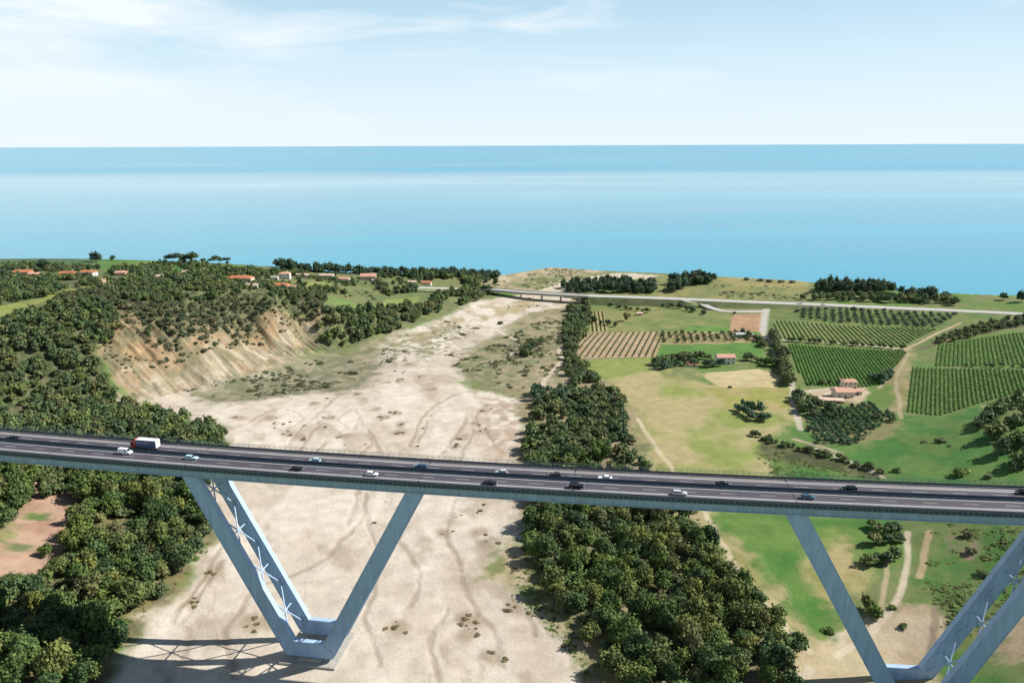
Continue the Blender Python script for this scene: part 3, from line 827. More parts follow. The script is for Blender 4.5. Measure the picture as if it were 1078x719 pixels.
def build_coast_road():
    br = [i for i in range(len(CR)) if at_z(497, 304.4, CR_Z)[0] <= CR[i, 0] <= at_z(622, 311, CR_Z)[0]]
    land = (CR[br[-1]:], CR3[br[-1]:, 2]); west = (CR[:br[0] + 1], CR3[:br[0] + 1, 2])
    road = plain('sunbleached_asphalt', (.40, .39, .37), .9, 0, .12, .15)
    verge = plain('verge', (.15, .175, .075), .95, 0, .35, .12)
    for ln, hz in (land, west):
        g1 = ground_z(ln[:, 0], ln[:, 1])
        zs = [(min(g - 1, h - .5), h - .25, h - .004, h - .004, h - .25, min(g - 1, h - .5)) for g, h in zip(g1, hz)]
        tag(strip(ln, [-15, -7.5, -7.2, 7.2, 7.5, 15], zs).build('road_embankment', verge), kind='structure')
        tag(strip(ln, [-7, 7], [(h + .01, h + .01) for h in hz]).build('coast_road', road), kind='structure')
    jx = [at_z(a_, b_, CR_Z)[:2] for a_, b_ in ((716, 314.9), (726, 316.6))]; gxy = [tuple(q) for q in ground_xy([(736, 322), (750, 326), (770, 328), (806, 328.3)])]
    jl = smooth_line(np.array([tuple(map(float, q)) for q in jx] + gxy), 10); tt = np.linspace(0, 1, len(jl))
    jz = ground_z(jl[:, 0], jl[:, 1]) + .35; jz = np.maximum(jz, CR_Z - .02 - 9 * np.maximum(0, tt - .12))
    tag(strip(jl, [-4.5, 4.5], [(h, h) for h in jz]).build('slip_road', road), kind='structure')
    tag(strip(jl, [-9, -4.5, 4.5, 9], [(h - 4, h - .02, h - .02, h - 4) for h in jz]).build('slip_road_bank', verge), kind='structure')
    root = empty('road_bridge', (float(CR[br[len(br) // 2], 0]), float(CR[br[len(br) // 2], 1]), CR_Z - 8))
    tag(root, 'low concrete road bridge carrying the coast road over the stony river mouth', 'bridge')
    inv = Matrix.Translation(-Vector(root.location))
    ln = CR[br[0]:br[-1] + 1]
    def part(mb, name, mat):
        o = mb.build(name, mat, root); o.data.transform(inv); return o
    mb = MB()
    strip(ln, [-7.3, -7.3, 7.3, 7.3, -7.3], (CR_Z - 1.7, CR_Z - .02, CR_Z - .02, CR_Z - 1.7, CR_Z - 1.7), mb)
    part(mb, 'deck', M_CONC)
    part(strip(ln, [-6.6, 6.6], (CR_Z + .0, CR_Z + .0)), 'carriageway', road)
    for s in (-1, 1):
        part(strip(ln, [s * 6.8, s * 6.8, s * 7.25, s * 7.25], (CR_Z - .01, CR_Z + .9, CR_Z + .9, CR_Z - .01)), 'parapet', M_CONC)
    for i in range(4, len(ln) - 2, 4):
        x, y = ln[i]; g = float(ground_z(x, y))
        part(MB().box(x - .8, x + .8, y - 6, y + 6, g - 2, CR_Z - 1.71), 'pier', M_CONC)
build_coast_road()

# ----------------------------------------------------------------------------
#  vegetation
# ----------------------------------------------------------------------------
def leaf_mat(name, cols, hue=.0):
    """foliage: each plant has its own green, leaf clumps vary round it"""
    m, nt, b = new_mat(name)
    oi = node(nt, 'ShaderNodeObjectInfo'); at = node(nt, 'ShaderNodeAttribute', attribute_name='tone')
    sp = node(nt, 'ShaderNodeSeparateColor'); nt.links.new(at.outputs['Color'], sp.inputs[0])
    ad = node(nt, 'ShaderNodeMath', operation='ADD'); nt.links.new(oi.outputs['Random'], ad.inputs[0]); nt.links.new(sp.outputs['Green'], ad.inputs[1])
    fr = node(nt, 'ShaderNodeMath', operation='FRACT'); nt.links.new(ad.outputs[0], fr.inputs[0])
    r = ramp(nt, [(i / (len(cols) - 1), c) for i, c in enumerate(cols)], fr.outputs[0])
    r2 = ramp(nt, [(0, (.6, .64, .68)), (1, (1.5, 1.42, 1.2))], sp.outputs['Red'])
    nt.links.new(mixc(nt, r.outputs['Color'], r2.outputs['Color'], 1.0, 'MULTIPLY'), b.inputs['Base Color'])
    b.inputs['Roughness'].default_value = .7; b.inputs['Specular IOR Level'].default_value = .25
    tr = node(nt, 'ShaderNodeBsdfTranslucent'); mx = node(nt, 'ShaderNodeMixShader', Fac=.18)
    nt.links.new(r.outputs['Color'], tr.inputs['Color'])
    nt.links.new(b.outputs[0], mx.inputs[1]); nt.links.new(tr.outputs[0], mx.inputs[2])
    nt.links.new(mx.outputs[0], nt.nodes['Material Output'].inputs['Surface'])
    return m

L_BROAD = leaf_mat('broad_leaves', [(.082,.138,.044), (.135,.190,.046), (.066,.122,.050), (.185,.205,.060), (.060,.112,.050), (.105,.165,.046), (.150,.158,.072)])
L_WOOD = leaf_mat('woodland_leaves', [(.104,.160,.064), (.152,.200,.068), (.088,.146,.070), (.184,.196,.086), (.086,.140,.070), (.134,.178,.072)])
L_PINE = leaf_mat('pine_needles', [(.052,.10,.066), (.072,.122,.070), (.076,.118,.058), (.06,.106,.076)])
L_OLIVE = leaf_mat('olive_leaves', [(.085,.155,.095), (.11,.18,.105), (.075,.145,.075)])
L_SHRUB = leaf_mat('shrub_leaves', [(.11,.14,.072), (.145,.165,.08), (.16,.155,.095), (.09,.13,.066), (.15,.135,.09)])
L_TEAL = leaf_mat('young_olive_leaves', [(.075,.17,.085), (.10,.19,.10), (.065,.15,.075)])
L_SPUR = leaf_mat('thicket_leaves', [(.115,.15,.072), (.145,.165,.082), (.10,.14,.075), (.155,.15,.088), (.105,.15,.082)])
L_DRY = leaf_mat('dry_leaves', [(.19,.16,.09), (.23,.18,.11), (.15,.145,.075), (.20,.15,.10)])
L_VINE = leaf_mat('vine_leaves', [(.115,.245,.06), (.135,.26,.066), (.12,.25,.062)])
L_BRIGHT = leaf_mat('bright_leaves', [(.10,.17,.045), (.13,.19,.05), (.09,.15,.045), (.16,.17,.06)])
BARK = plain('bark', (.11, .085, .06), .95, 0, .3, 2.0, .3)

def rand_unit(r, n):
    v = r.normal(size=(n, 3)); return v / np.linalg.norm(v, axis=1)[:, None]

def leaf_quads(r, pos, nrm, size, tone, hue=None):
    """small leaf sprays facing roughly outward"""
    n = len(pos)
    nn = nrm + r.normal(size=(n, 3)) * .55; nn /= np.linalg.norm(nn, axis=1)[:, None]
    a = np.cross(nn, rand_unit(r, n)); a /= np.linalg.norm(a, axis=1)[:, None] + 1e-9
    b = np.cross(nn, a)
    s = size * (.65 + .7 * r.random(n))[:, None]; e = (.55 + .6 * r.random(n))[:, None]
    bend = nn * s * .25
    v = np.stack([pos - a * s - b * s * e * .3, pos + b * s * e * -.9 + bend, pos + a * s + b * s * e * .3, pos + b * s * e + bend], 1).reshape(-1, 3)
    q = np.arange(n * 4).reshape(n, 4)
    col = np.zeros((n * 4, 4), np.float32); col[:, 3] = 1
    col[:, 0] = np.repeat(np.clip(tone + r.normal(size=n) * .07, 0, 1), 4)
    if hue is not None: col[:, 1] = np.repeat(hue, 4)
    return v, q, col

def crown(r, kind, leaves, clumps):
    """a crown of unit radius whose base is at z = 0: lumps of leaf sprays with gaps"""
    P, N, T = [], [], []
    for k in range(clumps):
        d = rand_unit(r, 1)[0]
        if kind == 'broad':
            d[2] = d[2] * .8 + .12; c = d * (.42 + .30 * r.random()) * np.array([1, 1, 1.0]) + np.array([0, 0, .88]); rad = .30 + .2 * r.random()
        elif kind == 'umbrella':
            c = np.array([d[0], d[1], abs(d[2]) * .22]) * (.35 + .5 * r.random()) + np.array([0, 0, .9]); rad = .26 + .14 * r.random()
        elif kind == 'tall':
            h = r.random(); c = np.array([d[0] * .42 * (1.15 - .6 * h), d[1] * .42 * (1.15 - .6 * h), .5 + 2.1 * h]); rad = .28 + .2 * r.random()
        else:  # low shrub
            c = np.array([d[0] * .6, d[1] * .6, .2 + .3 * abs(d[2])]) * (.5 + .5 * r.random()); rad = .24 + .22 * r.random()
        n = max(3, int(leaves / clumps)); u = rand_unit(r, n); u[:, 2] = np.where(u[:, 2] < -.35, -u[:, 2], u[:, 2])
        rr = rad * (.72 + .38 * r.random(n))[:, None]
        p = c + u * rr * np.array([1, 1, .85 if kind != 'umbrella' else .6])
        P.append(p); N.append(u * .8 + np.array([0, 0, .35])); T.append(np.full(n, r.random()))
    P, N, T = np.concatenate(P), np.concatenate(N), np.concatenate(T)
    k = r.random(len(P)) < .14; P[k] = P[k] * r.uniform(1.02, 1.22, (int(k.sum()), 1))      # stray sprays beyond the outline
    P[:, :2] *= r.uniform(.8, 1.2, 2)
    return P, N, T

def crown_mesh(name, seed, kind, leaves, clumps, size):
    r = np.random.default_rng(seed); p, n, t = crown(r, kind, leaves, clumps)
    v, q, c = leaf_quads(r, p, n, size, t)
    me = mesh_np(name, v, q)
    a = me.color_attributes.new('tone', 'FLOAT_COLOR', 'POINT'); a.data.foreach_set('color', c.ravel())
    return me

def trunk_mesh(name, seed, h, r0):
    rr = random.Random(seed); mb = MB()
    top = Vector((rr.uniform(-.1, .1), rr.uniform(-.1, .1), h))
    mb.tube((0, 0, -.25), top * .6, r0, 7, r0 * .75); mb.tube(top * .6, top, r0 * .75, 6, r0 * .45)
    for k in range(5):
        t = 2 * math.pi * (k + rr.random() * .6) / 5
        mb.tube(top * (.55 + .08 * k), top * (.55 + .08 * k) + Vector((math.cos(t) * .45, math.sin(t) * .45, .42)), r0 * .45, 5, r0 * .15)
    me = bpy.data.meshes.new(name); me.from_pydata([tuple(v) for v in mb.v], [], mb.f); me.update(); me.materials.append(BARK)
    return me

def scatter(poly, spacing, seed, holes=(), rag=0.0):
    """uneven planting inside an outline given in photo points"""
    r = np.random.default_rng(seed); P = ground_xy(poly)
    lo, hi = P.min(0), P.max(0)
    gx = np.arange(lo[0], hi[0], spacing); gy = np.arange(lo[1], hi[1], spacing * .87)
    X, Y = np.meshgrid(gx, gy); X = X + (np.arange(len(gy)) % 2)[:, None] * spacing / 2
    x = X.ravel() + r.uniform(-.42, .42, X.size) * spacing; y = Y.ravel() + r.uniform(-.42, .42, X.size) * spacing
    m = inside(P, x, y)
    for h in holes: m &= ~inside(ground_xy(h), x, y)
    m &= y < coast_y(x) - 3
    x, y = x[m], y[m]
    if rag:
        k = fbm(x, y, spacing * 4, 3, seed + 900) > rag; x, y = x[k], y[k]
    return np.stack([x, y], 1)

def along(line, spacing, seed, jit=.3):
    r = np.random.default_rng(seed); P = smooth_line(ground_xy(line)); d = np.concatenate([[0], np.cumsum(np.hypot(*np.diff(P, axis=0).T))])
    s = np.arange(0, d[-1], spacing) + r.uniform(-.3, .3, len(np.arange(0, d[-1], spacing))) * spacing
    return np.stack([np.interp(s, d, P[:, 0]), np.interp(s, d, P[:, 1])], 1) + r.normal(size=(len(s), 2)) * jit

# --- masters -----------------------------------------------------------------
BROAD = [crown_mesh('crown', 100 + i, 'broad', 1900, 10 + 3 * i, .098) for i in range(7)]
TRUNK = [trunk_mesh('trunk', 10 + i, .75, .055) for i in range(3)]
FARBROAD = [crown_mesh('crown', 200 + i, 'broad', 520, 10 + 2 * i, .165) for i in range(6)]
UMBR = [crown_mesh('crown', 300 + i, 'umbrella', 420, 18, .17) for i in range(4)]
TALL = [crown_mesh('crown', 400 + i, 'tall', 420, 20, .16) for i in range(4)]
BUSH = [crown_mesh('shrub', 500 + i, 'shrub', 320, 10, .13) for i in range(6)]
PTRUNK = [trunk_mesh('trunk', 60 + i, 1.0, .05) for i in range(2)]

def near_view(x, y):
    z = float(ground_z(x, y)); d = cam_depth(x, y, z)
    px = CX + F * x / d
    return d, px

PROTO = {}
def plant(kind, crowns, trunks, leaf, x, y, radius, stretch, label, cat, group, seed, parts=True):
    r = random.Random(seed)
    z = float(ground_z(x, y)) - .15
    i, j = r.randrange(len(crowns)), r.randrange(len(trunks)) if trunks else 0
    key = (kind, i, j, leaf.name, parts)
    if key not in PROTO:
        if parts:
            root = empty(kind)
            c = obj('crown', crowns[i].copy() if len(crowns[i].materials) and crowns[i].materials[0] != leaf else crowns[i], leaf, root)
            t = obj('trunk', trunks[j], BARK, root)
        else:
            me = crowns[i] if not len(crowns[i].materials) or crowns[i].materials[0] == leaf else crowns[i].copy()
            if len(me.materials) and me.materials[0] != leaf: me.materials.clear()
            root = obj(kind, me, leaf)
        if parts and c.data.materials[0] != leaf: c.data.materials.clear(); c.data.materials.append(leaf)
        PROTO[key] = root; o = root
    else:
        o = copy_tree(PROTO[key])
    o.location = (x, y, z); o.rotation_euler = (0, 0, r.random() * 6.28)
    o.scale = (radius * r.uniform(.9, 1.1), radius * r.uniform(.9, 1.1), radius * stretch * r.uniform(.85, 1.15))
    tag(o, label, cat, group)
    return o

def stuff(name, crowns, leaf, pts, radii, stretch, label, cat, seed):
    """a wood that reads as one mass, joined in one object"""
    r = np.random.default_rng(seed)
    data = []
    for me in crowns:
        v = np.empty(len(me.vertices) * 3, np.float32); me.vertices.foreach_get('co', v)
        c = np.empty(len(me.vertices) * 4, np.float32); me.color_attributes['tone'].data.foreach_get('color', c)
        data.append((v.reshape(-1, 3), c.reshape(-1, 4)))
    V, Q, C = [], [], []; b = 0
    zs = ground_z(pts[:, 0], pts[:, 1])
    for k, (x, y) in enumerate(pts):
        v, c = data[r.integers(len(data))]; a = r.random() * 6.28; s = radii[k]
        m = np.array([[math.cos(a) * s, -math.sin(a) * s, 0], [math.sin(a) * s, math.cos(a) * s, 0], [0, 0, s * stretch * r.uniform(.8, 1.15)]])
        V.append(v @ m.T + np.array([x, y, zs[k] - .3 * s])); cc = c.copy(); cc[:, 1] = r.random(); C.append(cc)
        Q.append(np.arange(len(v)).reshape(-1, 4) + b); b += len(v)
    me = mesh_np(name, np.concatenate(V), np.concatenate(Q))
    at = me.color_attributes.new('tone', 'FLOAT_COLOR', 'POINT'); at.data.foreach_set('color', np.concatenate(C).astype(np.float32).ravel())
    return tag(obj(name, me, leaf), label, cat, None, 'stuff')

# --- woods -------------------------------------------------------------------
woods = []   # (x, y, radius, label, group)
def add_wood(poly, spacing, rad, label, group, seed, holes=(), rag=0.0):
    r = np.random.default_rng(seed + 5)
    for x, y in scatter(poly, spacing, seed, holes, rag):
        woods.append((float(x), float(y), float(rad * r.uniform(.62, 1.25)), label, group))
add_wood(WOOD_A, 7.0, 4.6, 'leafy tree of the wood on the left bank below the viaduct', 'trees of the wood left of the riverbed', 21, [CLEARING], .35)
add_wood(WOOD_C2, 6.8, 4.4, 'leafy tree of the wood right of the riverbed in front of the viaduct', 'trees of the wood right of the riverbed', 22, (), .20)
add_wood(WOOD_C1, 7.4, 4.6, 'leafy tree of the wood right of the riverbed behind the viaduct', 'trees of the wood behind the viaduct', 23, (), .36)
add_wood(WOOD_B, 7.4, 4.3, 'leafy tree of the wooded slope behind the left part of the viaduct', 'trees of the wooded slope', 24, (), .22)
add_wood(WOOD_D, 7.5, 4.6, 'leafy tree of the strip beside the ploughed field', 'trees of the strip', 25, (), .2)
add_wood(WOOD_E, 8.5, 5.0, 'leafy tree of the wood on the far left bank', 'trees of the far left bank', 26, (), .32)
add_wood([(115,287),(170,281),(232,286),(240,300),(200,305),(130,304)], 9, 4.8, 'plateau tree', 'p', 27, (), .45)
add_wood([(-60,292),(5,288),(20,296),(60,296),(60,312),(20,318),(-60,326)], 9, 4.6, 'plateau tree', 'p', 28, (), .45)
add_wood([(395,286),(440,286),(520,286),(528,298),(470,302),(430,296)], 10, 5.2, 'coast tree', 'p', 29, (), .42)
add_wood([(-60,300),(100,290),(108,300),(60,307),(0,322),(-60,338)], 6.5, 3.2, 'plateau tree', 'p', 131, (), .46)
add_wood([(112,294),(240,293),(345,302),(342,318),(230,316),(165,320),(112,316)], 6, 3.0, 'plateau tree', 'p', 132, (), .44)
add_wood([(120,283),(440,287),(440,300),(350,300),(240,292),(120,290)], 8, 2.8, 'plateau tree', 'p', 138, (), .52)
add_wood([(-40,280),(110,281),(110,292),(-40,290)], 9, 3.4, 'plateau tree', 'p', 139, (), .56)
add_wood([(240,284),(330,287),(330,291),(240,289)], 6, 3.6, 'plateau tree', 'p', 133, (), .4)
add_wood([(325,298),(430,298),(440,308),(400,314),(350,310)], 7, 3.8, 'plateau tree', 'p', 134, (), .44)
add_wood([(110,320),(165,322),(230,316),(290,318),(340,318),(340,330),(270,334),(215,346),(180,348),(140,340)], 6, 2.9, 'spur tree', 'p', 135, (), .42)
add_wood([(60,312),(108,302),(125,316),(120,340),(60,330)], 6.5, 3.6, 'spur tree', 'p', 136, (), .25)
add_wood([(110,335),(165,335),(215,350),(225,380),(180,392),(140,390),(110,380)], 8, 2.7, 'spur tree', 'p', 137, (), .5)
spur = [w for w in woods if w[3] == 'spur tree']; woods = [w for w in woods if w[3] != 'spur tree']
woods.sort(key=lambda w: (cam_depth(w[0], w[1], 0) / w[2] if -25 < near_view(w[0], w[1])[1] < 1103 else 1e6))
print('woodland trees', len(woods))
NB = 300
for k, (x, y, rad, lab, grp) in enumerate(woods[:NB]):
    plant('broadleaf_tree', BROAD, TRUNK, L_BROAD, x, y, rad, random.Random(k).uniform(.9, 1.45), lab, 'tree', grp, k)
rest = woods[NB:]
rp = np.array([[w[0], w[1]] for w in rest]); rr_ = np.array([w[2] for w in rest])
stuff('woodland', FARBROAD, L_WOOD, rp, rr_, 1.0, 'dense dark green woodland covering the slopes and banks of the valley', 'woodland', 31)

stuff('thicket', FARBROAD, L_SPUR, np.array([[w[0], w[1]] for w in spur]), np.array([w[2] for w in spur]), .8, 'olive brown thicket covering the eroded spur above the pale cliff', 'thicket', 32)
# scrub on the spur, the cliff and the plateau: one uncountable cover
sp = np.concatenate([scatter(SPUR, 3.4, 41, (), .34), scatter([(104,340),(150,314),(230,330),(342,320),(346,340),(262,362),(200,380),(150,405),(104,372)], 4.5, 42, (), .48),
                     scatter([(100,300),(240,303),(345,300),(340,316),(230,314),(120,314)], 6, 43, (), .3),
                     scatter([(350,304),(440,304),(400,316),(350,312)], 7, 44, (), .4),
                     scatter([(190,410),(262,396),(350,375),(392,380),(372,404),(260,420)], 4.5, 46, (), .52), scatter([(405,360),(470,338),(505,345),(470,375),(400,385)], 7, 147, (), .55),
                     scatter([(475,384),(556,344),(578,372),(538,410)], 4.5, 47, (), .5),
                     scatter([(545,345),(600,330),(588,395),(548,412)], 5, 48, (), .5),
                     scatter([(500,330),(560,312),(600,312),(590,325),(540,334)], 7, 49, (), .6),
                     scatter([(515,300),(540,287),(640,288),(600,298),(560,306)], 8, 50, (), .45)])
sp = np.concatenate([sp, scatter([(695,305),(850,308),(850,316),(700,312)], 8, 151, (), .5), scatter([(700,298),(860,301),(850,306),(700,304)], 12, 152, (), .55), scatter([(960,440),(1030,432),(1060,470),(980,500),(930,480)], 9, 153, (), .6)])
stuff('scrub', BUSH, L_SHRUB, sp, np.clip(np.random.default_rng(8).gamma(3.2, .62, len(sp)), .6, 4.6), .8, 'patchy dark scrub on the eroded spur and along the stream banks', 'scrub', 51)
gp = np.concatenate([scatter([(175,572),(228,562),(205,596),(150,652),(122,692),(100,690),(150,620)], 3.4, 52, (), .42),
                     scatter([(545,545),(562,545),(600,650),(632,700),(622,716),(560,645),(538,600)], 2.6, 53, (), .36),
                     scatter([(700,520),(735,545),(790,620),(838,690),(830,700),(790,635),(725,565)], 2.6, 54, (), .5),
                     scatter([(990,550),(1085,550),(1085,720),(1010,720),(1000,640)], 3.2, 55, (), .6),
                     scatter([(800,462),(850,474),(905,490),(935,500),(925,505),(860,492),(800,480)], 4, 56, (), .3),
                     scatter([(797,478),(820,478),(850,484),(900,497),(880,505),(810,502)], 2.6, 57, (), .2), scatter([(955,560),(1085,552),(1085,640),(1000,640),(960,600)], 3.0, 157, (), .56), scatter([(985,610),(1020,615),(1015,645),(985,635)], 2.6, 158, (), .4), scatter([(845,440),(915,424),(940,440),(900,470),(850,470)], 4, 159, (), .5)])
stuff('undergrowth', BUSH, L_BRIGHT, gp, np.random.default_rng(9).gamma(3.0, .5, len(gp)) + .4, .5, 'low green undergrowth along the woods, ditches and meadow edges', 'undergrowth', 58)

# --- pines on the coast ---------------------------------------------------------
def grove(kind, crowns, leaf, poly, spacing, rad, stretch, label, group, seed, rag=.0, lim=300, trunks=None):
    pts = scatter(poly, spacing, seed, (), rag); r = random.Random(seed)
    for k, (x, y) in enumerate(pts[:lim]):
        plant(kind, crowns, trunks or PTRUNK, leaf, float(x), float(y), rad * r.uniform(.75, 1.25), stretch, label, 'tree', group, seed * 1000 + k, parts=trunks is not None)
    return len(pts)
n = 0
n += grove('umbrella_pine', UMBR, L_PINE, [(-30,270.5),(30,271),(30,272.5),(-30,272.5)], 13, 8, 1.1, 'dark umbrella pine at the far left end of the sea horizon', 'pines at the left end of the plateau', 61)
n += grove('umbrella_pine', UMBR, L_PINE, [(175,275.5),(206,276),(206,278),(175,277.5)], 9, 6.5, 1.1, 'dark umbrella pine in the first clump above the green plateau field', 'pines of the first plateau clump', 62)
n += grove('umbrella_pine', UMBR, L_PINE, [(218,276),(242,277),(242,278.5),(218,278)], 10, 5, 1.0, 'small umbrella pine in the sparse clump above the green plateau field', 'pines of the sparse plateau clump', 63)
n += grove('umbrella_pine', UMBR, L_PINE, [(247,276),(285,277),(285,280),(247,279)], 10, 6.5, 1.0, 'dark umbrella pine above the orange roofed houses', 'pines above the orange roofs', 64)
n += grove('coast_pine', FARBROAD, L_PINE, [(290,280),(350,284),(440,286),(528,288),(525,294),(460,293),(420,291.5),(345,288),(292,284)], 6.5, 4.6, 1.05, 'dark pine of the long coast wood behind the houses', 'pines of the long coast wood', 65, .22, 210)
n += grove('grove_tree', FARBROAD, L_PINE, [(588,303),(630,297),(688,300),(690,309),(600,309)], 9, 5.5, 1.1, 'dark tree of the grove behind the coast road and left of the field', 'trees of the grove behind the road', 66, .3)
n += grove('grove_tree', FARBROAD, L_PINE, [(708,297),(735,292),(752,294),(752,298),(722,302),(712,312),(706,308)], 9, 6, 1.1, 'dark tree of the clump standing on the shore field', 'trees of the shore clump', 67)
n += grove('coast_pine', TALL, L_PINE, [(857,303),(900,303),(942,307),(940,311),(860,308)], 8, 4.6, 1.55, 'tall dark pine of the plantation by the sea', 'pines of the plantation by the sea', 68)
n += grove('grove_tree', FARBROAD, L_WOOD, [(842,316),(860,312),(940,314),(1005,319),(1006,321.5),(930,318.5),(850,316.5)], 10, 4.6, 1.0, 'bushy tree between the coast road and the pine plantation', 'bushy trees along the coast road', 69)
n += grove('grove_tree', FARBROAD, L_PINE, [(945,309),(975,312),(1005,318),(960,317)], 10, 6, 1.1, 'dark tree right of the pine plantation', 'trees right of the plantation', 70)
print('pines', n)
def single(kind, crowns, leaf, px, py, rad, stretch, label, cat='tree', group=None, parts=True, trunks=None):
    x, y = ground_xy([(px, py)])[0]
    return plant(kind, crowns, (trunks or TRUNK) if parts else None, leaf, float(x), float(y), rad, stretch, label, cat, group, int(px * 7 + py), parts)
for px, py, rad, lab in [(101,276,6,'round dark tree on the skyline between the dark and the bright plateau field'), (119,274.5,3,'tiny round tree on the skyline left of the bright plateau field'),
                         (169,276,2,'lone bush on the plateau skyline left of the pine clump'), (46,284,6,'round dark tree between two red roofed houses'),
                         (360,283,6,'pale leafless looking tree rising over the long coast wood'), (1056,316,5,'lone dark tree at the shore path on the right'), (1075,318,6,'dark bush on the shore at the right edge')]:
    single('lone_tree', FARBROAD, L_PINE, px, py, rad, 1.0, lab, parts=True)
for px, py in [(786,295),(800,296),(810,297),(822,297.5),(834,298)]:
    single('shore_bush', BUSH, L_WOOD, px, py, 6, .8, 'dark clipped looking bush in the row along the shore field', 'bush', 'bushes in a row along the shore field', parts=False)

# --- field trees and hedges on the right ----------------------------------------
fk = 0
def hedge(line, spacing, rad, label, group, seed, leaf=L_WOOD, jit=.8, stretch=.95, kind='field_tree'):
    r = random.Random(seed)
    for k, (x, y) in enumerate(along(line, spacing, seed, jit)):
        plant(kind, FARBROAD, TRUNK, leaf, float(x), float(y), rad * r.uniform(.7, 1.3), stretch, label, 'tree', group, seed * 100 + k)
hedge([(813,353),(818,368),(823,382),(828,400),(832,408)], 5.5, 4.2, 'dark tree of the line along the pale farm lane', 'trees along the farm lane', 71)
hedge([(824,375),(826,392),(830,406)], 6, 4.6, 'dark tree of the line along the pale farm lane', 'trees along the farm lane', 72)
hedge([(560,420),(572,415),(588,414),(598,420)], 5, 4.2, 'pale grey green tree at the upper tip of the central wood', 'pale trees at the tip of the central wood', 170, L_OLIVE, jit=2)
hedge([(553,376),(560,366),(570,362)], 4, 3.0, 'dark green tree of the thicket beside the sandy path', 'thicket trees beside the sandy path', 171, jit=1.5)
hedge([(829,359.5),(870,362),(905,364.5),(955,368)], 6, 2.6, 'low dark tree of the hedge along the top of the green vineyard', 'hedge trees above the vineyard', 73, jit=.4, kind='hedge_tree')
hedge([(786,379),(800,382),(815,386),(826,384)], 4.5, 3.6, 'dark tree in the row right of the white farmhouse', 'trees right of the white farmhouse', 74)
hedge([(688,384),(700,382),(715,380),(735,378),(750,379)], 4.2, 4.0, 'dark tree in the row left of the white farmhouse', 'trees left of the white farmhouse', 75)
hedge([(690,389),(705,388),(718,385),(748,386),(762,385)], 5, 3.4, 'grey green tree in front of the small orange roofed shed', 'trees in front of the small shed', 76, L_OLIVE)
hedge([(782,352),(790,356),(800,360),(803,366)], 5, 3.0, 'tree beside the grey roofed shed', 'trees beside the grey shed', 77)
hedge([(620,318),(606,314),(594,313)], 7, 4.2, 'dark brown green tree at the right end of the low road bridge', 'trees at the end of the road bridge', 78)
hedge([(640,322),(660,326),(690,330)], 8, 3.0, 'low tree in the meadow below the coast road', 'trees in the meadow below the road', 79)
hedge([(985,360),(1010,353),(1040,346),(1080,339)], 5, 2.4, 'low dark tree of the scrub strip above the right vineyard', 'scrub trees above the right vineyard', 80, jit=1.6, kind='hedge_tree')
hedge([(990,362),(1015,356),(1042,349),(1085,341)], 4.5, 3.0, 'low dark tree of the scrub strip above the right vineyard', 'scrub trees above the right vineyard', 180, jit=2.0, kind='hedge_tree')
hedge([(1000,354),(1030,346),(1060,339),(1085,334)], 5, 2.8, 'low dark tree of the scrub strip above the right vineyard', 'scrub trees above the right vineyard', 181, jit=2.0, kind='hedge_tree')
hedge([(1016,386),(1045,386.5),(1078,387)], 6, 1.7, 'small dark tree of the hedge between the two right vineyards', 'hedge trees between the right vineyards', 81, jit=.4, kind='hedge_tree')
hedge([(1025,452),(1045,440),(1062,432),(1085,425)], 6, 4.5, 'dark tree in the wood at the right edge', 'trees of the wood at the right edge', 82, jit=1.5)
hedge([(1045,462),(1062,450),(1085,440)], 6, 4.8, 'dark tree in the wood at the right edge', 'trees of the wood at the right edge', 83, jit=1.5)
hedge([(1055,478),(1070,470),(1090,460)], 6, 4.8, 'dark tree in the wood at the right edge', 'trees of the wood at the right edge', 84, jit=1.5)
hedge([(1064,496),(1078,488),(1092,480)], 6, 4.4, 'dark tree in the wood at the right edge', 'trees of the wood at the right edge', 85, jit=1.5)
hedge([(848,432),(862,440),(880,438),(850,424)], 4.5, 3.6, 'dark tree in the clump below the farm with two pink roofs', 'trees below the farm', 86)
hedge([(836,418),(842,426),(846,436)], 4.5, 3.8, 'dark tree in the clump below the farm with two pink roofs', 'trees below the farm', 87)
hedge([(852,405),(866,404),(880,404),(893,405)], 5, 1.8, 'small dark tree behind the farm with two pink roofs', 'small trees behind the farm', 88)
hedge([(918,398),(930,402),(938,396),(926,405)], 5, 3.2, 'grey green bushy tree at the corner of the green vineyard', 'trees at the vineyard corner', 89, L_OLIVE)
hedge([(775,432),(785,437),(795,443),(805,442)], 4.2, 3.6, 'grey green tree in the clump in the middle of the dry meadow', 'trees in the dry meadow', 90, L_OLIVE)
hedge([(782,427),(792,432),(802,436)], 4.2, 3.4, 'grey green tree in the clump in the middle of the dry meadow', 'trees in the dry meadow', 91, L_OLIVE)
hedge([(918,556),(935,562),(948,560)], 4.0, 2.8, 'dark tree in the clump below the viaduct right of the meadow', 'trees of the clump below the viaduct', 92)
hedge([(915,572),(932,572),(950,570)], 4.0, 2.6, 'dark tree in the clump below the viaduct right of the meadow', 'trees of the clump below the viaduct', 93)
hedge([(912,594),(924,592),(938,592),(946,584)], 3.4, 3.2, 'dark tree in the clump below the viaduct right of the meadow', 'trees of the clump below the viaduct', 94)
hedge([(912,640),(920,650),(916,655)], 3.4, 2.6, 'green bush tree beside the pale track under the viaduct', 'bushes beside the pale track', 95, L_BRIGHT)
hedge([(792,457),(808,464),(825,469),(850,475),(880,483),(905,491),(928,499)], 2.6, 2.1, 'low dark tree of the hedge along the dry ditch behind the viaduct', 'hedge trees along the dry ditch', 96, jit=1.2, stretch=.8, kind='hedge_tree')
